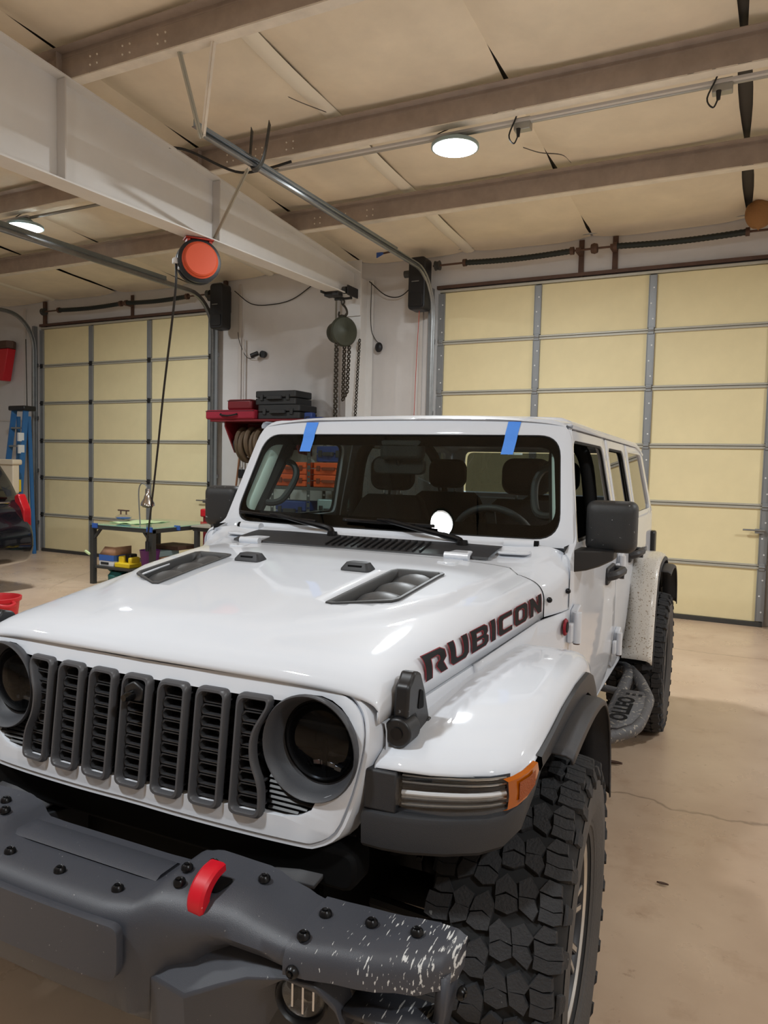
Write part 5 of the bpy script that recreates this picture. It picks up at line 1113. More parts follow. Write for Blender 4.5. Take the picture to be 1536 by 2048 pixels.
# ---------------------------------------------------------------- body sides and doors
def sw_(s, off=0.0): return lambda u, v: (s*(sx(v)+off), u, v)
both(pillar)
def side(s):
    # cowl side below the hood line, with badge
    c = plate('cowl_side', [(0.30, 0.62), (0.776, 0.55), (0.776, 1.112), (0.55, 1.100), (0.05, 1.068), (0.05, 0.98), (0.30, 0.9)], [], 'white_paint', T, lambda u, v: (s*(interp([(0.0, 0.692), (0.57, 0.7535), (0.64, 0.778), (0.72, 0.800), (0.78, 0.8085)], u)+0.003*math.sin(PI*min(1, max(0, (1.11-v)/0.5)))), u, v), thick=0.01, face=(s, 0, 0), step=0.06)
    MB().lathe([(0.0, 0.004), (0.026, 0.004), (0.03, 0.0), (0.03, -0.004), (0, -0.004)], 28, Matrix.Translation((s*0.809, 0.715, 1.06)) @ Matrix.Rotation(PI/2, 4, 'Y')).build('round_badge', 'decal_red', c)
    MB().lathe([(0.0, 0.006), (0.018, 0.006), (0.02, 0.0), (0, -0.004)], 24, Matrix.Translation((s*0.810, 0.715, 1.06)) @ Matrix.Rotation(PI/2*s, 4, 'Y')).build('badge_centre', 'decal_black', c)
    for y, z in ((0.755, 1.180), (0.625, 1.165)): MB().ball((s*(0.804 if y > 0.7 else 0.768), y, z), 0.010, 10, 8).build('bump_stop', 'bolt_black', c)
    # front door
    o = round_poly([(0.786, 0.56), (1.62, 0.53), (1.94, 0.60), (1.965, 0.9), (1.965, 1.765), (ap(1.765), 1.765), (ap(1.34)+0.0, 1.34), (0.786, 1.30)], [0.04, 0.25, 0.15, 0.05, 0.03, 0.05, 0.04, 0.03], 4)
    wdw = round_poly([(0.93, 1.335), (1.91, 1.335), (1.885, 1.725), (1.145, 1.725)], [0.03, 0.04, 0.06, 0.05], 4)
    fd = plate('front_door', o, [wdw], 'white_paint', T, sw_(s), thick=0.03, face=(s, 0, 0), step=0.09, bevel=0.006)
    if s < 0: plate('door_glass', wdw, [], 'side_glass', fd, sw_(s, -0.018), step=0, face=(s, 0, 0))
    plate('window_seal', round_poly([(0.915, 1.325), (1.925, 1.325), (1.9, 1.735), (1.14, 1.735)], [0.03, 0.04, 0.06, 0.05], 4), [round_poly([(0.95, 1.345), (1.895, 1.345), (1.87, 1.715), (1.155, 1.715)], [0.03, 0.04, 0.06, 0.05], 4)], 'interior_black', fd, sw_(s, -0.006), thick=0.008, step=0.09, face=(s, 0, 0))
    od = round_poly([(1.978, 0.66), (2.16, 0.56), (2.40, 0.60), (2.52, 0.86), (2.74, 1.12), (2.74, 1.765), (1.978, 1.765)], [0.1, 0.08, 0.15, 0.2, 0.1, 0.03, 0.03], 4)
    w2 = round_poly([(2.04, 1.335), (2.68, 1.335), (2.64, 1.725), (2.06, 1.725)], [0.04, 0.04, 0.06, 0.06], 4)
    rd = plate('rear_door', od, [w2], 'white_paint', T, sw_(s), thick=0.03, face=(s, 0, 0), step=0.09, bevel=0.006)
    plate('door_glass', w2, [], 'rear_glass', rd, sw_(s, -0.018), step=0, face=(s, 0, 0))
    plate('window_seal', round_poly([(2.025, 1.325), (2.695, 1.325), (2.655, 1.735), (2.045, 1.735)], [0.04, 0.04, 0.06, 0.06], 4), [round_poly([(2.06, 1.345), (2.66, 1.345), (2.62, 1.715), (2.08, 1.715)], [0.04, 0.04, 0.06, 0.06], 4)], 'interior_black', rd, sw_(s, -0.006), thick=0.008, step=0.09, face=(s, 0, 0))
    # rear quarter
    oq = [(2.753, 1.10), (2.9, 1.14), (3.5, 1.10), (3.62, 0.7), (3.78, 0.68), (3.78, 1.34), (3.66, 1.765), (2.753, 1.765)]
    w3 = round_poly([(2.83, 1.36), (3.66, 1.36), (3.55, 1.725), (2.85, 1.725)], 0.06, 4)
    rq = plate('rear_quarter', oq, [w3], 'white_paint', T, sw_(s), thick=0.03, face=(s, 0, 0), step=0.09, bevel=0.006)
    plate('quarter_glass', w3, [], 'rear_glass', rq, sw_(s, -0.012), step=0, face=(s, 0, 0))
    # sill
    rows = [[(s*x, y, z) for x, z in ((0.765, 0.60), (0.78, 0.545), (0.76, 0.50), (0.70, 0.49))] for y in (0.55, 1.0, 1.6, 2.2, 2.5)]
    MB().grid(rows).build('sill', 'white_paint', T)
    MB().prism([(0.6, 0.42), (2.55, 0.42), (2.55, 0.60), (0.6, 0.60)], 0.64, 0.70, Matrix.Scale(s, 4, (1, 0, 0)) @ Matrix(((0, 0, 1, 0), (1, 0, 0, 0), (0, 1, 0, 0), (0, 0, 0, 1)))).build('frame_rail', 'void_black', T)
    # hinges
    for (y, z, par) in ((0.80, 1.045, fd), (0.80, 0.72, fd), (1.985, 1.13, rd), (1.985, 0.74, rd)):
        h = MB(); h.cyl((s*0.832, y, z-0.055), (s*0.832, y, z+0.055), 0.016, n=14); hh = h.build('door_hinge', 'white_paint', T)
        m = MB(); m.prism(round_poly([(y, z-0.01), (y+0.10, z+0.005), (y+0.11, z+0.045), (y+0.07, z+0.075), (y, z+0.06)], 0.01, 2), 0.806, 0.832, Matrix.Scale(s, 4, (1, 0, 0)) @ Matrix(((0, 0, 1, 0), (1, 0, 0, 0), (0, 1, 0, 0), (0, 0, 0, 1)))); m.build('hinge_leaf', 'white_paint', hh, bevel=0.005)
        m = MB(); m.prism(round_poly([(y-0.05, z-0.05), (y, z-0.05), (y, z+0.02), (y-0.05, z+0.02)], 0.008, 2), 0.806, 0.824, Matrix.Scale(s, 4, (1, 0, 0)) @ Matrix(((0, 0, 1, 0), (1, 0, 0, 0), (0, 1, 0, 0), (0, 0, 0, 1)))); m.build('hinge_base', 'white_paint', hh, bevel=0.005)
        MB().cyl((s*0.832, y, z-0.06), (s*0.832, y, z-0.054), 0.012, n=12).build('hinge_bolt', 'rust_brown', hh)
    # handles
    for y, z in ((1.74, 1.13), (2.58, 1.145)):
        m = MB(); m.tube(smooth_path([(s*0.81, y-0.10, z-0.01), (s*0.845, y-0.085, z), (s*0.858, y, z+0.005), (s*0.855, y+0.07, z+0.005), (s*0.81, y+0.10, z+0.002)], 5), 0.021, 8); h = m.build('door_handle', 'dark_plastic', T)
        m = MB(); m.prism(round_poly([(y-0.12, z-0.05), (y-0.03, z-0.045), (y+0.12, z-0.02), (y+0.11, z+0.035), (y-0.11, z+0.03)], 0.02, 3), 0.800, 0.818, Matrix.Scale(s, 4, (1, 0, 0)) @ Matrix(((0, 0, 1, 0), (1, 0, 0, 0), (0, 1, 0, 0), (0, 0, 0, 1)))); m.build('handle_base', 'dark_plastic', h, bevel=0.006)
        m = MB(); m.cyl((s*0.818, y+0.09, z-0.02), (s*0.862, y+0.09, z-0.02), 0.017, n=14); m.build('lock_button', 'dark_plastic', h)
    # mirror
    mc = (0.902, 1.05, 1.395)
    m = MB(); rows = []
    for d, sc in ((-0.055, 0.55), (-0.052, 0.80), (-0.042, 0.93), (-0.02, 1.0), (0.035, 1.0), (0.045, 0.97), (0.046, 0.9)):
        rows.append([(s*(mc[0]+p[0]*sc), mc[1]+d, mc[2]+p[1]*sc) for p in rrect(-0.092, -0.097, 0.092, 0.097, 0.03, 5)])
    m.grid(rows, closed_u=True); n = len(rows[0]); m.f.append(tuple(range(n))); m.sm.append(True); mm = m.build('wing_mirror', 'mirror_plastic', T, ang=50)
    m = MB(); m.prism(rrect(-0.084, -0.088, 0.084, 0.088, 0.025, 4), 0, 0.003, Matrix.Translation((s*mc[0], mc[1]+0.044, mc[2])) @ Matrix.Rotation(-PI/2, 4, 'X')); m.build('mirror_glass', 'chrome', mm)
    rows = [[(s*x, y, z) for y, z in ((0.88+dy0, zt_), (1.02+dy0*0.5, zt_), (1.02+dy0*0.5, zb_), (0.88+dy0, zb_))] for x, dy0, zt_, zb_ in ((0.800, -0.03, 1.315, 1.235), (0.84, 0.0, 1.314, 1.240), (0.88, 0.04, 1.312, 1.252), (0.925, 0.09, 1.310, 1.275))]
    m = MB().grid(rows, closed_u=True); m.f.append(tuple(range(12, 16))); m.sm.append(True); m.cyl((s*0.88, 1.05, 1.29), (s*0.88, 1.05, 1.32), 0.04, n=18); m.build('mirror_arm', 'black_plastic', mm, bevel=0.006)
    # rear fender flare
    path = smooth_path([(2.46, 0.555, 0), (2.50, 0.70, 0), (2.56, 0.87, 0), (2.63, 1.00, 0), (2.72, 1.075, 0), (2.85, 1.105, 0), (3.1, 1.11, 0), (3.3, 1.07, 0), (3.44, 0.95, 0), (3.53, 0.78, 0), (3.58, 0.60, 0)], 4)
    rows = [[(s*x, p.x+dn*max(0, (0.95-p.y)/0.4), p.y+dz) for x, dz, dn in ((0.79, 0.0, 0), (0.88, 0.0, 0), (0.925, -0.004, 0.004), (0.945, -0.014, 0.012), (0.953, -0.03, 0.03))] for p in path]
    rf = MB().grid(rows).build('rear_fender', 'muddy_white', T, solid=0.008, ang=50, label='white rear wheel flare speckled with dried mud')
    rows = [[(s*x, p.x+0.02+0.03*max(0, (0.95-p.y)/0.4), p.y-0.02+dz) for x, dz in ((0.90, -0.03), (0.955, -0.012), (0.958, -0.035), (0.90, -0.05))] for p in path]
    MB().grid(rows).build('flare_strip', 'dark_plastic', rf)
    path2 = smooth_path([(2.80, 1.02, 0), (3.0, 1.035, 0), (3.2, 1.025, 0), (3.36, 0.98, 0), (3.46, 0.88, 0), (3.52, 0.74, 0)], 5)
    rows = [[(s*x, p.x, p.y+dz) for x, dz in ((0.92, 0.0), (0.965, 0.002), (0.995, 0.0), (1.01, -0.008), (1.012, -0.022))] for p in path2]
    MB().grid(rows).build('flare_extension', 'flare_plastic', T, solid=0.006, ang=30)
    rows = []
    for k in range(13):
        a = R(10+160*k/12); rows.append([(s*x, 3.0-0.52*math.cos(a), 0.43+0.56*math.sin(a)) for x in (0.50, 0.7, 0.92)])
    MB().grid(rows).build('wheel_liner', 'void_black', T)
    # tail lamp
    m = MB(); m.prism(rrect(3.70, 0.98, 3.84, 1.19, 0.02, 3), 0.70, 0.835, Matrix.Scale(s, 4, (1, 0, 0)) @ Matrix(((0, 0, 1, 0), (1, 0, 0, 0), (0, 1, 0, 0), (0, 0, 0, 1)))); tl = m.build('tail_lamp', 'black_plastic', T, bevel=0.012)
    MB().box((s*0.77, 3.845, 1.085), (0.10, 0.012, 0.17)).build('tail_lens', 'taillight_red', tl, bevel=0.004)
both(side)
# fuel flap pocket and tailgate
MB().box((0, 3.79, 1.05), (1.56, 0.04, 0.75)).build('tailgate', 'white_paint', T, bevel=0.01)
plate('rear_window', round_poly([(-0.62, 1.40), (0.62, 1.40), (0.58, 1.73), (-0.58, 1.73)], 0.05, 4), [], 'rear_glass', T, lambda u, v: (u, 3.79-(v-1.4)*0.25, v))
plate('rear_wall', [(-0.79, 1.36), (0.79, 1.36), (0.715, 1.77), (-0.715, 1.77)], [round_poly([(-0.63, 1.39), (0.63, 1.39), (0.59, 1.74), (-0.59, 1.74)], 0.05, 4)], 'white_paint', T, lambda u, v: (u, 3.785-(v-1.4)*0.25, v), thick=0.02, face=(0, 1, 0))
# ---------------------------------------------------------------- roof
def roof_rows(y0, y1, x0, x1, lift=0.0):
    rows = []; ny = max(4, int((y1-y0)/0.08))
    for i in range(ny+1):
        y = lerp(y0, y1, i/ny); r = []
        for k in range(21):
            x = lerp(x0, x1, k/20); t = abs(x)/0.72
            z = 1.828-0.016*t**2-(0.022*(1-sst(0, 0.06, y-y0)) if y0 < 1.5 else 0)-0.035*max(0, t-0.93)/0.07+lift*sst(0, 0.12, min(k/20, 1-k/20))*sst(0, 0.08, min(i/ny, 1-i/ny)) - (0.05*sst(3.35, 3.72, y) if y > 3.3 else 0)
            r.append((x, y, z))
        rows.append(r)
    return rows
for nm, y0, y1, x0, x1 in (('roof_panel', 1.225, 1.93, -0.715, -0.004), ('roof_panel', 1.225, 1.93, 0.004, 0.715), ('hardtop', 1.94, 3.70, -0.718, 0.718)):
    rp_ = MB().grid(roof_rows(y0, y1, x0, x1, 0.012)).build(nm, 'white_paint', T, solid=0.02, ang=50)
for x in (-0.42, -0.14, 0.14, 0.42):
    rows = [[(x+dx, y, 1.8385+dz-(0.05*sst(3.35, 3.72, y))) for dx, dz in ((-0.10, -0.004), (-0.085, 0.007), (0.085, 0.007), (0.10, -0.004))] for y in (1.98, 2.4, 2.8, 3.2, 3.5)]
    MB().grid(rows).build('roof_rib', 'white_paint', rp_)
def gutter(s):
    rows = [[(s*x, y, z-0.05*sst(3.35, 3.7, y)) for x, z in ((0.706, 1.802), (0.724, 1.796), (0.733, 1.782), (0.731, 1.770), (0.70, 1.766))] for y in [1.10, 1.2, 1.6, 1.93, 2.4, 2.9, 3.3, 3.5, 3.68]]
    MB().grid(rows).build('roof_rail', 'white_paint', T, ang=50)
both(gutter)
MB().box((0, 2.42, 1.785), (1.28, 2.3, 0.012)).build('headliner', 'interior_black', T)
# ---------------------------------------------------------------- cabin
MB().box((0, 2.2, 0.66), (1.5, 3.0, 0.03)).build('cabin_floor', 'void_black', T)
MB().box((0, 0.93, 1.0), (1.5, 0.04, 0.6)).build('firewall', 'void_black', T)
m = MB(); rows = []
for k in range(17):
    x = -0.74+1.48*k/16; rows.append([(x, 0.93, 1.30), (x, 0.98, 1.345+0.012*math.exp(-((x-0.37)/0.2)**2)), (x, 1.15, 1.35+0.02*math.exp(-((x-0.37)/0.2)**2)), (x, 1.24, 1.32), (x, 1.27, 1.24), (x, 1.25, 1.0)])
m.grid(rows); m.build('dashboard', 'interior_black', T)
def seat(x, y, w, nm='front_seat'):
    m = MB(); m.box((x, y, 0.92), (w, 0.5, 0.16)); st_ = m.build(nm, 'seat_cloth', T, bevel=0.05, seg=3)
    m = MB(); rows = []
    for z, ww_, dy, th in ((0.95, 0.5, 0.20, 0.12), (1.1, 0.5, 0.23, 0.13), (1.3, 0.47, 0.28, 0.11), (1.42, 0.36, 0.31, 0.09), (1.45, 0.30, 0.32, 0.07)):
        rows.append([(x+p[0]*ww_*w/0.5, y+dy+p[1], z) for p in rrect(-0.5, -th/2, 0.5, th/2, 0.045, 3)])
    m.grid(rows, closed_u=True); n = len(rows[0]); m.f.append(tuple(range(4*n, 5*n))); m.sm.append(True); m.build('seat_back', 'seat_cloth', st_)
    m = MB(); m.prism(rrect(-0.12, -0.085, 0.12, 0.10, 0.06, 5), -0.045, 0.045, Matrix.Translation((x, y+0.31, 1.56)) @ Matrix.Rotation(PI/2, 4, 'X')); m.build('headrest', 'seat_cloth', st_, bevel=0.02, seg=3)
    m = MB(); [m.cyl((x+q, y+0.32, 1.42), (x+q, y+0.315, 1.5), 0.007, n=8) for q in (-0.05, 0.05)]; m.build('headrest_posts', 'chrome', st_, stuff=True)
seat(0.37, 1.52, 0.5); seat(-0.37, 1.52, 0.5); seat(0.36, 2.36, 0.6, 'rear_seat'); seat(-0.36, 2.36, 0.6, 'rear_seat')
# steering wheel
Ms = Matrix.Translation((0.37, 1.30, 1.27)) @ Matrix.Rotation(R(-64), 4, 'X')
m = MB(); m.tube([Ms @ Vector((0.185*math.cos(a*PI/18), 0.185*math.sin(a*PI/18), 0)) for a in range(36)], 0.016, 10, closed=True); sw = m.build('steering_wheel', 'dark_plastic', T)
m = MB(); m.lathe([(0, 0.03), (0.06, 0.025), (0.075, 0), (0.06, -0.03), (0, -0.03)], 20, Ms); [m.bar(Ms @ Vector((0.06*math.cos(a), 0.06*math.sin(a), 0)), Ms @ Vector((0.18*math.cos(a), 0.18*math.sin(a), 0)), 0.04, 0.015) for a in (0.1, PI-0.1, -PI/2)]; m.build('wheel_hub', 'interior_black', sw)
MB().cyl((0.37, 1.05, 1.16), (0.37, 1.27, 1.255), 0.035, n=14).build('steering_column', 'interior_black', sw)
# pillars, roll bars, grab handles
def cage(s):
    m = MB(); m.tube([(s*0.715, 1.0, 1.34), (s*0.66, 1.16, 1.62), (s*0.64, 1.26, 1.75)], [0.035, 0.032, 0.03], 8); m.build('pillar_trim', 'interior_black', T)
    m = MB(); m.tube(smooth_path([(s*0.70, 1.97, 0.9), (s*0.66, 1.97, 1.5), (s*0.60, 1.97, 1.72), (s*0.45, 1.97, 1.77), (0, 1.97, 1.78)], 5), 0.035, 10); m.build('roll_bar', 'interior_black', T)
    m = MB(); m.tube(smooth_path([(s*0.63, 1.26, 1.75), (s*0.62, 1.6, 1.775), (s*0.61, 2.8, 1.775), (s*0.64, 3.3, 1.5), (s*0.66, 3.5, 1.0)], 5), 0.035, 10); m.build('roof_bar', 'interior_black', T)
    g_ = smooth_path([(s*0.655, 1.17, 1.62), (s*0.60, 1.18, 1.60), (s*0.575, 1.16, 1.54), (s*0.60, 1.09, 1.44), (s*0.655, 1.06, 1.42), (s*0.69, 1.06, 1.44)], 5)
    MB().tube(g_, 0.016, 8).build('grab_handle', 'dark_plastic', T)
    m = MB(); m.grid([[(s*0.775, y, z) for y in (0.80, 1.2, 1.95)] for z in (0.6, 1.0, 1.33)]); m.build('door_card', 'interior_black', T)
    m = MB(); m.grid([[(s*0.775, y, z) for y in (1.98, 2.4, 2.72)] for z in (0.62, 1.0, 1.33)]); m.build('door_card', 'interior_black', T)
    MB().grid([[(s*0.777, y, z) for y in (2.76, 3.2, 3.75)] for z in (1.1, 1.36)]).build('quarter_card', 'interior_black', T)
both(cage)
m = MB(); m.prism(rrect(-0.12, -0.03, 0.12, 0.04, 0.025, 4), -0.01, 0.02, Matrix.Translation((0.0, wsy(0, 1.62, 0.1), 1.60)) @ Matrix.Rotation(PI/2, 4, 'X')); mm = m.build('rear_view_mirror', 'interior_black', T, bevel=0.006); MB().cyl((0, wsy(0, 1.68, 0.03), 1.67), (0, wsy(0, 1.62, 0.09), 1.61), 0.012, n=8).build('mirror_stalk', 'interior_black', mm)
def visor(s): MB().box((s*0.36, 1.23, 1.755), (0.42, 0.2, 0.018)).build('sun_visor', 'interior_black', T, bevel=0.006)
both(visor)
# ---------------------------------------------------------------- bumper
SEC = [
 (0.00, [(-0.55, 0.690), (-0.66, 0.688), (-0.735, 0.690), (-0.765, 0.680), (-0.780, 0.655), (-0.780, 0.56), (-0.760, 0.47), (-0.71, 0.425), (-0.56, 0.42)]),
 (0.16, [(-0.55, 0.690), (-0.66, 0.688), (-0.732, 0.690), (-0.762, 0.680), (-0.777, 0.655), (-0.777, 0.56), (-0.757, 0.47), (-0.71, 0.425), (-0.56, 0.42)]),
 (0.225, [(-0.55, 0.692), (-0.64, 0.692), (-0.725, 0.693), (-0.752, 0.682), (-0.766, 0.655), (-0.765, 0.56), (-0.748, 0.46), (-0.70, 0.415), (-0.56, 0.41)]),
 (0.265, [(-0.545, 0.722), (-0.63, 0.722), (-0.70, 0.715), (-0.735, 0.692), (-0.748, 0.655), (-0.745, 0.58), (-0.72, 0.46), (-0.69, 0.415), (-0.56, 0.40)]),
 (0.31, [(-0.54, 0.730), (-0.62, 0.728), (-0.69, 0.715), (-0.722, 0.690), (-0.735, 0.660), (-0.725, 0.60), (-0.68, 0.50), (-0.66, 0.43), (-0.56, 0.40)]),
 (0.44, [(-0.545, 0.730), (-0.62, 0.726), (-0.68, 0.712), (-0.706, 0.690), (-0.715, 0.668), (-0.70, 0.645), (-0.66, 0.62), (-0.63, 0.50), (-0.56, 0.42)]),
 (0.52, [(-0.55, 0.712), (-0.62, 0.708), (-0.675, 0.700), (-0.702, 0.685), (-0.712, 0.665), (-0.700, 0.645), (-0.66, 0.64), (-0.62, 0.56), (-0.56, 0.46)]),
 (0.58, [(-0.555, 0.700), (-0.62, 0.698), (-0.675, 0.695), (-0.702, 0.683), (-0.712, 0.664), (-0.705, 0.645), (-0.66, 0.645), (-0.61, 0.62), (-0.56, 0.50)])]
SEC2 = [
 (0.583, [(-0.552, 0.704), (-0.62, 0.702), (-0.688, 0.699), (-0.712, 0.688), (-0.722, 0.668), (-0.722, 0.642), (-0.70, 0.636), (-0.56, 0.64)]),
 (0.72, [(-0.540, 0.702), (-0.60, 0.700), (-0.655, 0.697), (-0.678, 0.686), (-0.688, 0.667), (-0.688, 0.636), (-0.67, 0.630), (-0.55, 0.63)]),
 (0.82, [(-0.525, 0.702), (-0.57, 0.700), (-0.618, 0.697), (-0.640, 0.686), (-0.650, 0.667), (-0.650, 0.632), (-0.63, 0.626), (-0.54, 0.63)]),
 (0.858, [(-0.520, 0.698), (-0.56, 0.696), (-0.59, 0.692), (-0.610, 0.682), (-0.618, 0.665), (-0.618, 0.632), (-0.60, 0.628), (-0.53, 0.63)]),
 (0.878, [(-0.515, 0.685), (-0.545, 0.684), (-0.565, 0.680), (-0.575, 0.672), (-0.580, 0.658), (-0.580, 0.636), (-0.57, 0.632), (-0.53, 0.633)])]
st_ = [(-x, S) for x, S in SEC[::-1]][:-1]+SEC
def dens(SC_, n=3):
    out = []
    for (xa, A), (xb, B) in zip(SC_[:-1], SC_[1:]):
        for k in range(n):
            t = k/n; out.append([(lerp(xa, xb, t), lerp(a[0], b[0], t*t*(3-2*t)), lerp(a[1], b[1], t*t*(3-2*t))) for a, b in zip(A, B)])
    out.append([(SC_[-1][0], a[0], a[1]) for a in SC_[-1][1]]); return out
m = MB().grid(dens(st_)); bump = m.build('front_bumper', 'bumper_steel', T, ang=55)
def wing(s):
    rows = [[(s*p[0], p[1], p[2]) for p in r] for r in dens(SEC2)]
    m = MB().grid(rows, closed_u=True); n = 8; m.f.append(tuple(range(n))); m.f.append(tuple(range((len(rows)-1)*n, len(rows)*n))); m.sm += [True, True]
    w_ = m.build('bumper_end', 'bumper_scratched' if s > 0 else 'bumper_steel', bump, ang=55)
    # end support going down and inner braces
    rows = [[(s*x, y, z) for y in (-0.615, -0.60, -0.54)] for x, z in ((0.872, 0.655), (0.868, 0.58), (0.85, 0.50), (0.82, 0.46))]
    MB().grid(rows).build('end_support', 'bumper_steel', bump, solid=0.02)
    m = MB(); m.grid([[(s*x, y, z) for x in (0.68, 0.76, 0.86)] for y, z in ((-0.66, 0.565), (-0.60, 0.565), (-0.56, 0.56))]); m.build('step_plate', 'bumper_scratched', bump, solid=0.012)
    # fog lamp housing: block, brow and lamp
    rows = [[(s*x, y, z) for y, z in S] for x, S in ((0.255, [(-0.66, 0.575), (-0.715, 0.535), (-0.715, 0.43), (-0.66, 0.40)]), (0.27, [(-0.66, 0.595), (-0.733, 0.545), (-0.730, 0.42), (-0.66, 0.39)]), (0.37, [(-0.66, 0.618), (-0.748, 0.545), (-0.738, 0.42), (-0.66, 0.38)]), (0.44, [(-0.66, 0.632), (-0.735, 0.580), (-0.700, 0.44), (-0.65, 0.38)]), (0.50, [(-0.66, 0.640), (-0.722, 0.606), (-0.69, 0.56), (-0.64, 0.42)]), (0.58, [(-0.65, 0.644), (-0.715, 0.626), (-0.70, 0.615), (-0.63, 0.60)]), (0.64, [(-0.64, 0.640), (-0.700, 0.620), (-0.69, 0.60), (-0.62, 0.60)]), (0.672, [(-0.63, 0.61), (-0.68, 0.575), (-0.67, 0.56), (-0.61, 0.56)]), (0.682, [(-0.62, 0.56), (-0.665, 0.52), (-0.655, 0.51), (-0.60, 0.51)]))]
    h = MB().grid(rows, closed_u=True).build('fog_housing', 'bumper_steel', bump, ang=28, bevel=0.006)
    rows = [[(s*x, y, z) for x, y in ((0.42, -0.665), (0.52, -0.648), (0.69, -0.60))] for z in (0.36, 0.5, 0.635)]; MB().grid(rows).build('fog_recess', 'dark_plastic', h)
    Mx = Matrix.Translation((s*0.592, -0.665, 0.560)) @ Matrix.Rotation(-PI/2, 4, 'X') @ Matrix.Rotation(-s*0.18, 4, 'Y')
    f_ = MB().lathe([(0.05, 0.03), (0.056, 0.0), (0.052, -0.006), (0.047, 0.0), (0.046, 0.012)], 32, Mx).build('fog_lamp', 'black_plastic', bump)
    MB().lathe([(0.0, 0.045), (0.02, 0.044), (0.036, 0.034), (0.046, 0.012)], 28, Mx).build('fog_reflector', 'lamp_reflector', f_)
    m = MB(); [m.box((q, 0.0, 0.022), (0.004, 0.075-abs(q), 0.03), Mx) for q in (-0.022, 0.0, 0.022)]; m.build('reflector_facets', 'chrome', f_, stuff=True)
    MB().lathe([(0.047, 0.004), (0.035, -0.004), (0.018, -0.008), (0.0005, -0.009)], 28, Mx).build('fog_lens', 'lens_clear', f_)
both(wing)
pl = round_poly([(-0.235, 0.56), (-0.235, 0.672), (0.235, 0.672), (0.235, 0.59), (0.215, 0.55), (-0.215, 0.55)], 0.02, 4)
pl = round_poly([(-0.238, 0.548), (0.238, 0.548), (0.238, 0.668), (-0.238, 0.668)], [0.045, 0.045, 0.02, 0.02], 5)
plate('plate_panel', pl, [], 'bumper_steel', bump, lambda u, v: (u, -0.797+0.045*u*u*2, v), thick=0.018, step=0.08, bevel=0.005)
rows = [[(x, y, z) for y, z in ((-0.575, 0.6915), (-0.585, 0.698), (-0.64, 0.698), (-0.655, 0.6915))] for x in (-0.235, -0.22, 0.0, 0.2, 0.215)]
MB().grid(rows).build('top_pad', 'bumper_steel', bump, ang=40)
_bm = MB().lathe([(0.0, 0.012), (0.004, 0.012), (0.0045, 0.008), (0.008, 0.0105), (0.0125, 0.006), (0.0135, 0.0), (0.012, -0.002)], 16).mesh('bolt', 'bolt_black')
def bolt(p, n=(0, 0, 1)):
    o = D.objects.new('bolt', _bm); COL.objects.link(o); o.parent = bump; o.location = p; o.rotation_euler = Vector(n).to_track_quat('Z', 'Y').to_euler()
BO = [((0.0, -0.720, 0.691), (0, 0, 1)), ((0.165, -0.715, 0.691), (0, 0, 1)), ((-0.165, -0.715, 0.691), (0, 0, 1))]
for s in (1, -1): BO += [((s*0.284, -0.635, 0.728), (0, 0, 1)), ((s*0.300, -0.678, 0.722), (0, -0.2, 1)), ((s*0.326, -0.600, 0.730), (0, 0, 1)), ((s*0.455, -0.595, 0.728), (0, 0, 1)), ((s*0.61, -0.607, 0.703), (0, 0, 1)), ((s*0.606, -0.685, 0.701), (0, 0, 1)), ((s*0.705, -0.592, 0.703), (0, 0, 1)), ((s*0.796, -0.578, 0.703), (0, 0, 1)), ((s*0.603, -0.718, 0.652), (0, -1, 0)), ((s*0.882, -0.56, 0.60), (s, -0.3, 0))]
for p, n in BO: bolt(p, n)
def hook(s):
    P = smooth_path([(0, -0.688, 0.680), (0, -0.697, 0.700), (0, -0.696, 0.720), (0, -0.683, 0.739), (0, -0.660, 0.752), (0, -0.634, 0.756)], 5); rows = []
    for i, p in enumerate(P):
        t = i/(len(P)-1); a = P[max(i-1, 0)]; b = P[min(i+1, len(P)-1)]; d = (b-a).normalized(); n = Vector((0, -d.z, d.y)); w_ = 0.020; th = lerp(0.018, 0.010, t)
        rows.append([(s*0.365+dx*w_, (p+n*dn*th).y, (p+n*dn*th).z) for dx, dn in ((-1, -0.7), (-0.7, -1), (0.7, -1), (1, -0.7), (1, 0.7), (0.7, 1), (-0.7, 1), (-1, 0.7))])
    m = MB().grid(rows, closed_u=True); n = 8; m.f.append(tuple(range((len(rows)-1)*n, len(rows)*n))); m.sm.append(False); hk = m.build('tow_hook', 'tow_red', T, ang=30, label='bright red curved tow hook')
    m = MB(); m.prism(round_poly([(s*0.338, -0.672), (s*0.392, -0.672), (s*0.40, -0.622), (s*0.345, -0.627)], 0.012, 3), 0.0, 0.006, Matrix.Translation((0, 0, 0.7215)) @ Matrix.Rotation(R(-8), 4, 'X') if False else Matrix.Translation((0, -0.0, 0.722))); m.build('hook_slot', 'void_black', bump)
both(hook)
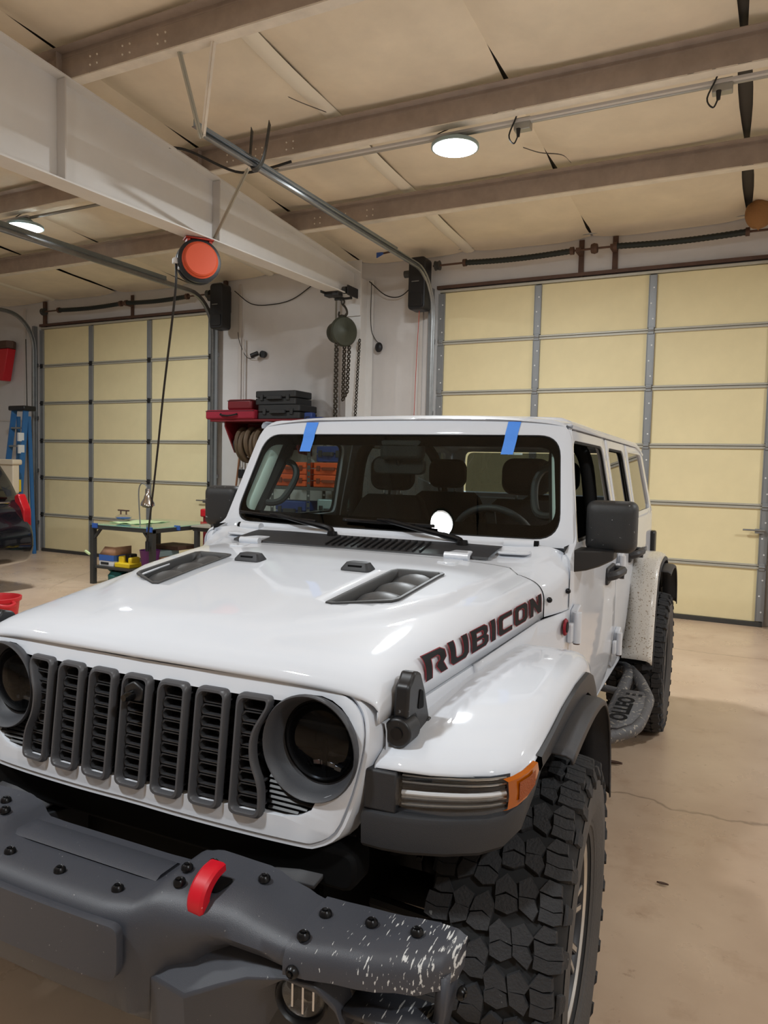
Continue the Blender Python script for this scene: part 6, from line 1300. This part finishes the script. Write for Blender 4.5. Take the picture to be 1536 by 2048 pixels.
# valance, cooler and underside behind the bumper
m = MB(); m.prism(rrect(-0.60, 0.66, 0.60, 0.752, 0.03, 3), -0.46, -0.38, Matrix(((1, 0, 0, 0), (0, 0, 1, 0), (0, 1, 0, 0), (0, 0, 0, 1)))); m.build('lower_valance', 'void_black', T, bevel=0.01)
ic = MB().box((-0.11, -0.28, 0.54), (0.62, 0.05, 0.16)).build('cooler', 'void_black', T)
m = MB(); [m.box((-0.11, -0.31, 0.475+0.02*k), (0.58, 0.012, 0.007)) for k in range(8)]; m.build('cooler_fins', 'stile_gray', ic, stuff=True)
MB().box((0, 0.02, 0.78), (0.96, 0.7, 0.5)).build('engine_bay', 'void_black', T)
MB().box((0, -0.36, 0.95), (1.1, 0.06, 0.3)).build('radiator', 'void_black', T)
def frame(s):
    m = MB(); m.box((s*0.40, 0.1, 0.58), (0.09, 1.3, 0.12)); m.build('frame_rail', 'void_black', T, bevel=0.01)
    m = MB(); m.prism(round_poly([(-0.56, 0.52), (-0.30, 0.50), (-0.22, 0.60), (-0.36, 0.62), (-0.56, 0.66)], 0.02, 3), 0.33, 0.47, Matrix.Scale(s, 4, (1, 0, 0)) @ Matrix(((0, 0, 1, 0), (1, 0, 0, 0), (0, 1, 0, 0), (0, 0, 0, 1)))); m.build('bumper_bracket', 'dark_plastic', T, bevel=0.008)
    m = MB(); m.grid([[(s*x, y, z+0.03*math.sin((x-0.34)*9)) for x in (0.34, 0.40, 0.46, 0.52)] for y, z in ((-0.50, 0.655), (-0.40, 0.665), (-0.30, 0.68))]); m.build('skid_wing', 'flare_plastic', T, solid=0.01)
    P = [(s*0.50+0.06*math.cos(2*PI*k/14), 0.02+0.06*math.sin(2*PI*k/14), 0.50+0.34*k/98) for k in range(99)]; MB().tube(P, 0.009, 6).build('coil_spring', 'dark_plastic', T)
    MB().tube([(s*0.56, 0.12, 0.40), (s*0.54, 0.10, 0.62), (s*0.53, 0.09, 0.9)], [0.025, 0.025, 0.032], 10).build('shock_absorber', 'dark_plastic', T)
both(frame)
ax_ = MB(); ax_.cyl((-0.70, 0, 0.43), (0.70, 0, 0.43), 0.045, n=14); ax_.ball((-0.15, 0, 0.43), 0.14, 16, 10); ax_.build('front_axle', 'void_black', T)
MB().tube([(-0.62, -0.16, 0.45), (0.4, -0.16, 0.47), (0.66, -0.15, 0.45)], 0.018, 8).build('tie_rod', 'dark_plastic', T)
ax_ = MB(); ax_.cyl((-0.68, 3.0, 0.43), (0.68, 3.0, 0.43), 0.05, n=14); ax_.ball((0, 3.0, 0.43), 0.15, 16, 10); ax_.build('rear_axle', 'void_black', T)
MB().box((0, 2.4, 0.56), (1.2, 2.6, 0.14)).build('chassis', 'void_black', T)
# ---------------------------------------------------------------- tyres
def tire_meshes():
    Rx = Matrix.Rotation(PI/2, 4, 'Y')
    prof = [(0.222, -0.115), (0.245, -0.135), (0.30, -0.155), (0.36, -0.156), (0.395, -0.148), (0.412, -0.132), (0.418, -0.10), (0.419, 0.0), (0.418, 0.10), (0.412, 0.132), (0.395, 0.148), (0.36, 0.156), (0.30, 0.155), (0.245, 0.135), (0.222, 0.115)]
    car_ = MB().lathe(prof, 72, Rx).mesh('tire', 'tire_carcass', ang=60)
    rn = random.Random(5); tr = MB(); NP = 30
    def surf(u, a, h):
        r0 = 0.418-0.35*max(0, abs(u)-0.09)**1.6*3; r = r0+h
        return (u, -r*math.cos(a), r*math.sin(a))
    def block(P, h=0.014, taper=0.93, dh=0.0):
        c = (sum(p[0] for p in P)/len(P), sum(p[1] for p in P)/len(P)); n = len(P); P = [(c[0]+(p[0]-c[0])*1.18, c[1]+(p[1]-c[1])*1.18) for p in P]
        lo = [surf(p[0], p[1]/0.43, -0.004+dh) for p in P]; hi0 = [surf(c[0]+(p[0]-c[0])*0.97, (c[1]+(p[1]-c[1])*0.97)/0.43, h*0.8+dh) for p in P]; hi = [surf(c[0]+(p[0]-c[0])*taper, (c[1]+(p[1]-c[1])*taper)/0.43, h+dh) for p in P]
        tr.add(lo+hi0+hi, [tuple(range(2*n, 3*n))]+[(i, (i+1) % n, n+(i+1) % n, n+i) for i in range(n)]+[(n+i, n+(i+1) % n, 2*n+(i+1) % n, 2*n+i) for i in range(n)])
    pit = 2*PI*0.43/NP
    for k in range(NP):
        s0 = k*pit; j = lambda q=0.003: rn.uniform(-q, q)
        # centre: interlocking halves, each split by a sipe
        for sg in (1, -1):
            o = 0 if sg > 0 else pit*0.5
            A = [(sg*0.006, s0+o+0.006), (sg*0.03, s0+o+0.001), (sg*0.050, s0+o+0.012), (sg*0.046, s0+o+0.030), (sg*0.024, s0+o+0.036), (sg*0.004, s0+o+0.026)]
            B = [(sg*0.004, s0+o+0.031), (sg*0.022, s0+o+0.041), (sg*0.046, s0+o+0.036), (sg*0.040, s0+o+0.060), (sg*0.018, s0+o+0.076), (sg*0.0, s0+o+0.056)]
            C_ = [(sg*0.056, s0+o+0.016), (sg*0.084, s0+o+0.002), (sg*0.092, s0+o+0.020), (sg*0.082, s0+o+0.038), (sg*0.054, s0+o+0.036)]
            E_ = [(sg*0.053, s0+o+0.041), (sg*0.082, s0+o+0.043), (sg*0.090, s0+o+0.058), (sg*0.070, s0+o+0.078), (sg*0.048, s0+o+0.066)]
            for P in (A, B, C_, E_): block([(p[0]+j(0.0015), p[1]+j(0.0015)) for p in P])
            long_ = k % 2 == 0; e_ = 0.150 if long_ else 0.140
            F1 = [(sg*0.099, s0+o+0.004), (sg*0.128, s0+o+0.000), (sg*e_, s0+o+0.006), (sg*e_, s0+o+0.026), (sg*0.125, s0+o+0.022), (sg*0.100, s0+o+0.026)]
            F2 = [(sg*0.100, s0+o+0.030), (sg*0.125, s0+o+0.026), (sg*e_, s0+o+0.031), (sg*(e_-0.004), s0+o+0.052), (sg*0.122, s0+o+0.050), (sg*0.096, s0+o+0.054)]
            F3 = [(sg*0.094, s0+o+0.060), (sg*0.120, s0+o+0.056), (sg*0.136, s0+o+0.060), (sg*0.134, s0+o+0.080), (sg*0.110, s0+o+0.084)]
            for P in (F1, F2, F3): block(P, h=0.013)
            # side biters
            a0 = (s0+o+0.004)/0.43; a1 = (s0+o+0.05)/0.43; am = (a0+a1)/2
            V = [(0.408, a0), (0.408, a1), (0.385, a1-0.01), (0.360 if long_ else 0.372, am), (0.385, a0+0.01)]
            for dx, sc in ((0, 1),):
                lo = [(sg*(0.146 if r > 0.40 else 0.152), -r*math.cos(a), r*math.sin(a)) for r, a in V]; ca = (sum(v[0] for v in V)/5, sum(v[1] for v in V)/5)
                hi = [(sg*(0.153 if r > 0.40 else 0.1605), -(ca[0]+(r-ca[0])*0.85)*math.cos(ca[1]+(a-ca[1])*0.85), (ca[0]+(r-ca[0])*0.85)*math.sin(ca[1]+(a-ca[1])*0.85)) for r, a in V]
                tr.add(lo+hi, [tuple(range(5, 10))]+[(i, (i+1) % 5, 5+(i+1) % 5, 5+i) for i in range(5)])
    tread = tr.mesh('tread_blocks', 'tire_rubber', ang=25, weld=False)
    ring = MB().lathe([(0.24, 0.1335), (0.30, 0.1562), (0.345, 0.1575), (0.372, 0.1555)], 72, Rx).lathe([(0.30, 0.1545), (0.31, 0.158), (0.335, 0.158), (0.345, 0.1565)], 72, Rx).lathe([(0.252, 0.137), (0.256, 0.142), (0.262, 0.143), (0.268, 0.146)], 72, Rx).mesh('sidewall_ring', 'tire_side')
    rim = MB().lathe([(0.228, 0.112), (0.229, 0.122), (0.222, 0.124), (0.213, 0.118), (0.208, 0.10), (0.203, 0.02), (0.20, -0.11)], 60, Rx).mesh('rim', 'wheel_dark', ang=60)
    lip = MB().lathe([(0.2285, 0.121), (0.226, 0.1255), (0.219, 0.125), (0.213, 0.1185)], 60, Rx).mesh('machined_lip', 'wheel_machined')
    sp = MB(); ed = MB()
    for k in range(8):
        a = 2*PI*k/8+0.2
        for da, wd in ((-0.13, 0.022), (0.13, 0.022)):
            p0 = Vector((0.075, -0.055*math.cos(a), 0.055*math.sin(a))); p1 = Vector((0.098, -0.208*math.cos(a+da), 0.208*math.sin(a+da)))
            sp.bar(p0, p1, wd, 0.03, (1, 0, 0)); ed.bar(p0+Vector((0.0155, 0, 0)), p1+Vector((0.0155, 0, 0)), wd*0.55, 0.003, (1, 0, 0))
    spm = sp.mesh('spokes', 'wheel_dark'); edm = ed.mesh('spoke_faces', 'wheel_machined')
    hub = MB().lathe([(0.0, 0.115), (0.03, 0.112), (0.034, 0.10), (0.06, 0.095), (0.075, 0.085), (0.08, 0.04)], 32, Rx).mesh('hub_cap', 'black_plastic')
    disc = MB().lathe([(0.0, 0.0), (0.17, 0.0), (0.17, -0.02), (0.2, -0.03), (0.2, -0.1), (0.0, -0.1)], 40, Rx).mesh('brake_disc', 'bench_steel')
    return car_, [tread, ring, rim, lip, spm, edm, hub, disc]
TM, TS = tire_meshes()
STUFF = {'tread_blocks', 'spokes', 'spoke_faces'}
for x, y, st in ((0.872, 0.0, 2.0), (-0.875, 0.0, 2.0), (0.85, 3.0, 0), (-0.85, 3.0, 0)):
    o = D.objects.new('tire', TM); COL.objects.link(o); o.parent = T; o.location = (x, y, 0.432); o.rotation_euler = (R(17*y+5*x), 0, R(st)+(PI if x < 0 else 0)); o.rotation_mode = 'XYZ'
    for mm in TS:
        c = D.objects.new(mm.name.split('.')[0], mm); COL.objects.link(c); c.parent = o
        if c.name.split('.')[0] in STUFF: c['kind'] = 'stuff'
# ---------------------------------------------------------------- rock rail with a step
def rail(s):
    m = MB(); m.tube(smooth_path([(s*0.70, 0.58, 0.42), (s*0.80, 0.68, 0.43), (s*0.84, 0.85, 0.44), (s*0.845, 1.5, 0.45), (s*0.84, 2.2, 0.46), (s*0.83, 2.50, 0.475), (s*0.74, 2.60, 0.48)], 5), 0.032, 12); r_ = m.build('rock_rail', 'step_metal', T)
    m = MB(); m.tube(smooth_path([(s*0.85, 1.40, 0.445), (s*0.91, 1.48, 0.45), (s*0.955, 1.56, 0.452), (s*0.975, 1.68, 0.455), (s*0.982, 1.98, 0.462), (s*0.965, 2.10, 0.465), (s*0.90, 2.36, 0.47), (s*0.84, 2.52, 0.475)], 5), 0.030, 12); m.build('step_loop', 'step_metal', r_)
    hl = [round_poly([(0.862, 1.60+0.098*k), (0.905, 1.60+0.098*k), (0.905, 1.665+0.098*k), (0.862, 1.665+0.098*k)], 0.018, 3) for k in range(4)]
    O = [(0.842, 1.44), (0.905, 1.46), (0.955, 1.55), (0.975, 1.68), (0.982, 1.98), (0.965, 2.07), (0.842, 2.07)]
    if s < 0: hl = [[(-a, b) for a, b in h][::-1] for h in hl]; O = [(-a, b) for a, b in O][::-1]
    stp = plate('step_plate', O, hl if s < 0 else [], 'step_metal', r_, lambda u, v: (u, v, 0.488), thick=0.008, step=0, face=(0, 0, 1))
    m = MB(); m.grid([[(s*(0.982-0.012*(i == 1)), y, z) for y in (1.62, 1.8, 1.98)] for i, z in enumerate((0.47, 0.40))]); m.build('step_skirt', 'step_metal', r_, solid=0.006)
    MB().cyl((s*0.66, 0.9, 0.47), (s*0.84, 0.9, 0.445), 0.02, n=10).build('rail_strut', 'step_metal', r_); MB().cyl((s*0.66, 2.1, 0.48), (s*0.84, 2.1, 0.462), 0.02, n=10).build('rail_strut', 'step_metal', r_)
    if s > 0:
        text_mesh('OLLEO', 0.105, 0.0, 'void_black', 'step_letters', r_, Matrix(((0, -1, 0, 0.895), (1, 0, 0, 1.745), (0, 0, 1, 0.4895), (0, 0, 0, 1))) @ Matrix.Rotation(0, 4, 'Z'), bold=0.004, sx=1.15)
        for k in range(6): MB().box((0.885+0.03*(k % 3), 1.985+0.02*(k//3), 0.4885), (0.018, 0.008, 0.002)).build('drain_slot', 'void_black', r_)
both(rail)
# ---------------------------------------------------------------- blue tape (lies on the truck: own things)
for (x0, x1, xb0, xb1, lab) in ((-0.473, -0.408, -0.476, -0.418, 'left strip of blue tape across the top of the windshield frame'), (0.476, 0.528, 0.464, 0.513, 'right strip of blue tape across the top of the windshield frame')):
    rows = []
    for k in range(9):
        t = k/8; z = lerp(1.796, 1.662, t); off = -0.0025 if z > 1.742 else lerp(-0.0025, 0.006, min(1, (1.742-z)/0.02))
        a, b = lerp(x0, xb0, t), lerp(x1, xb1, t); rows.append([(lerp(a, b, q/3), wsy(lerp(a, b, q/3), z, off), z) for q in range(4)])
    o = MB().grid(rows).build('tape_strip', 'tape_blue', ang=80); o.rotation_euler = (0, 0, GA); tag(o, lab, 'tape')
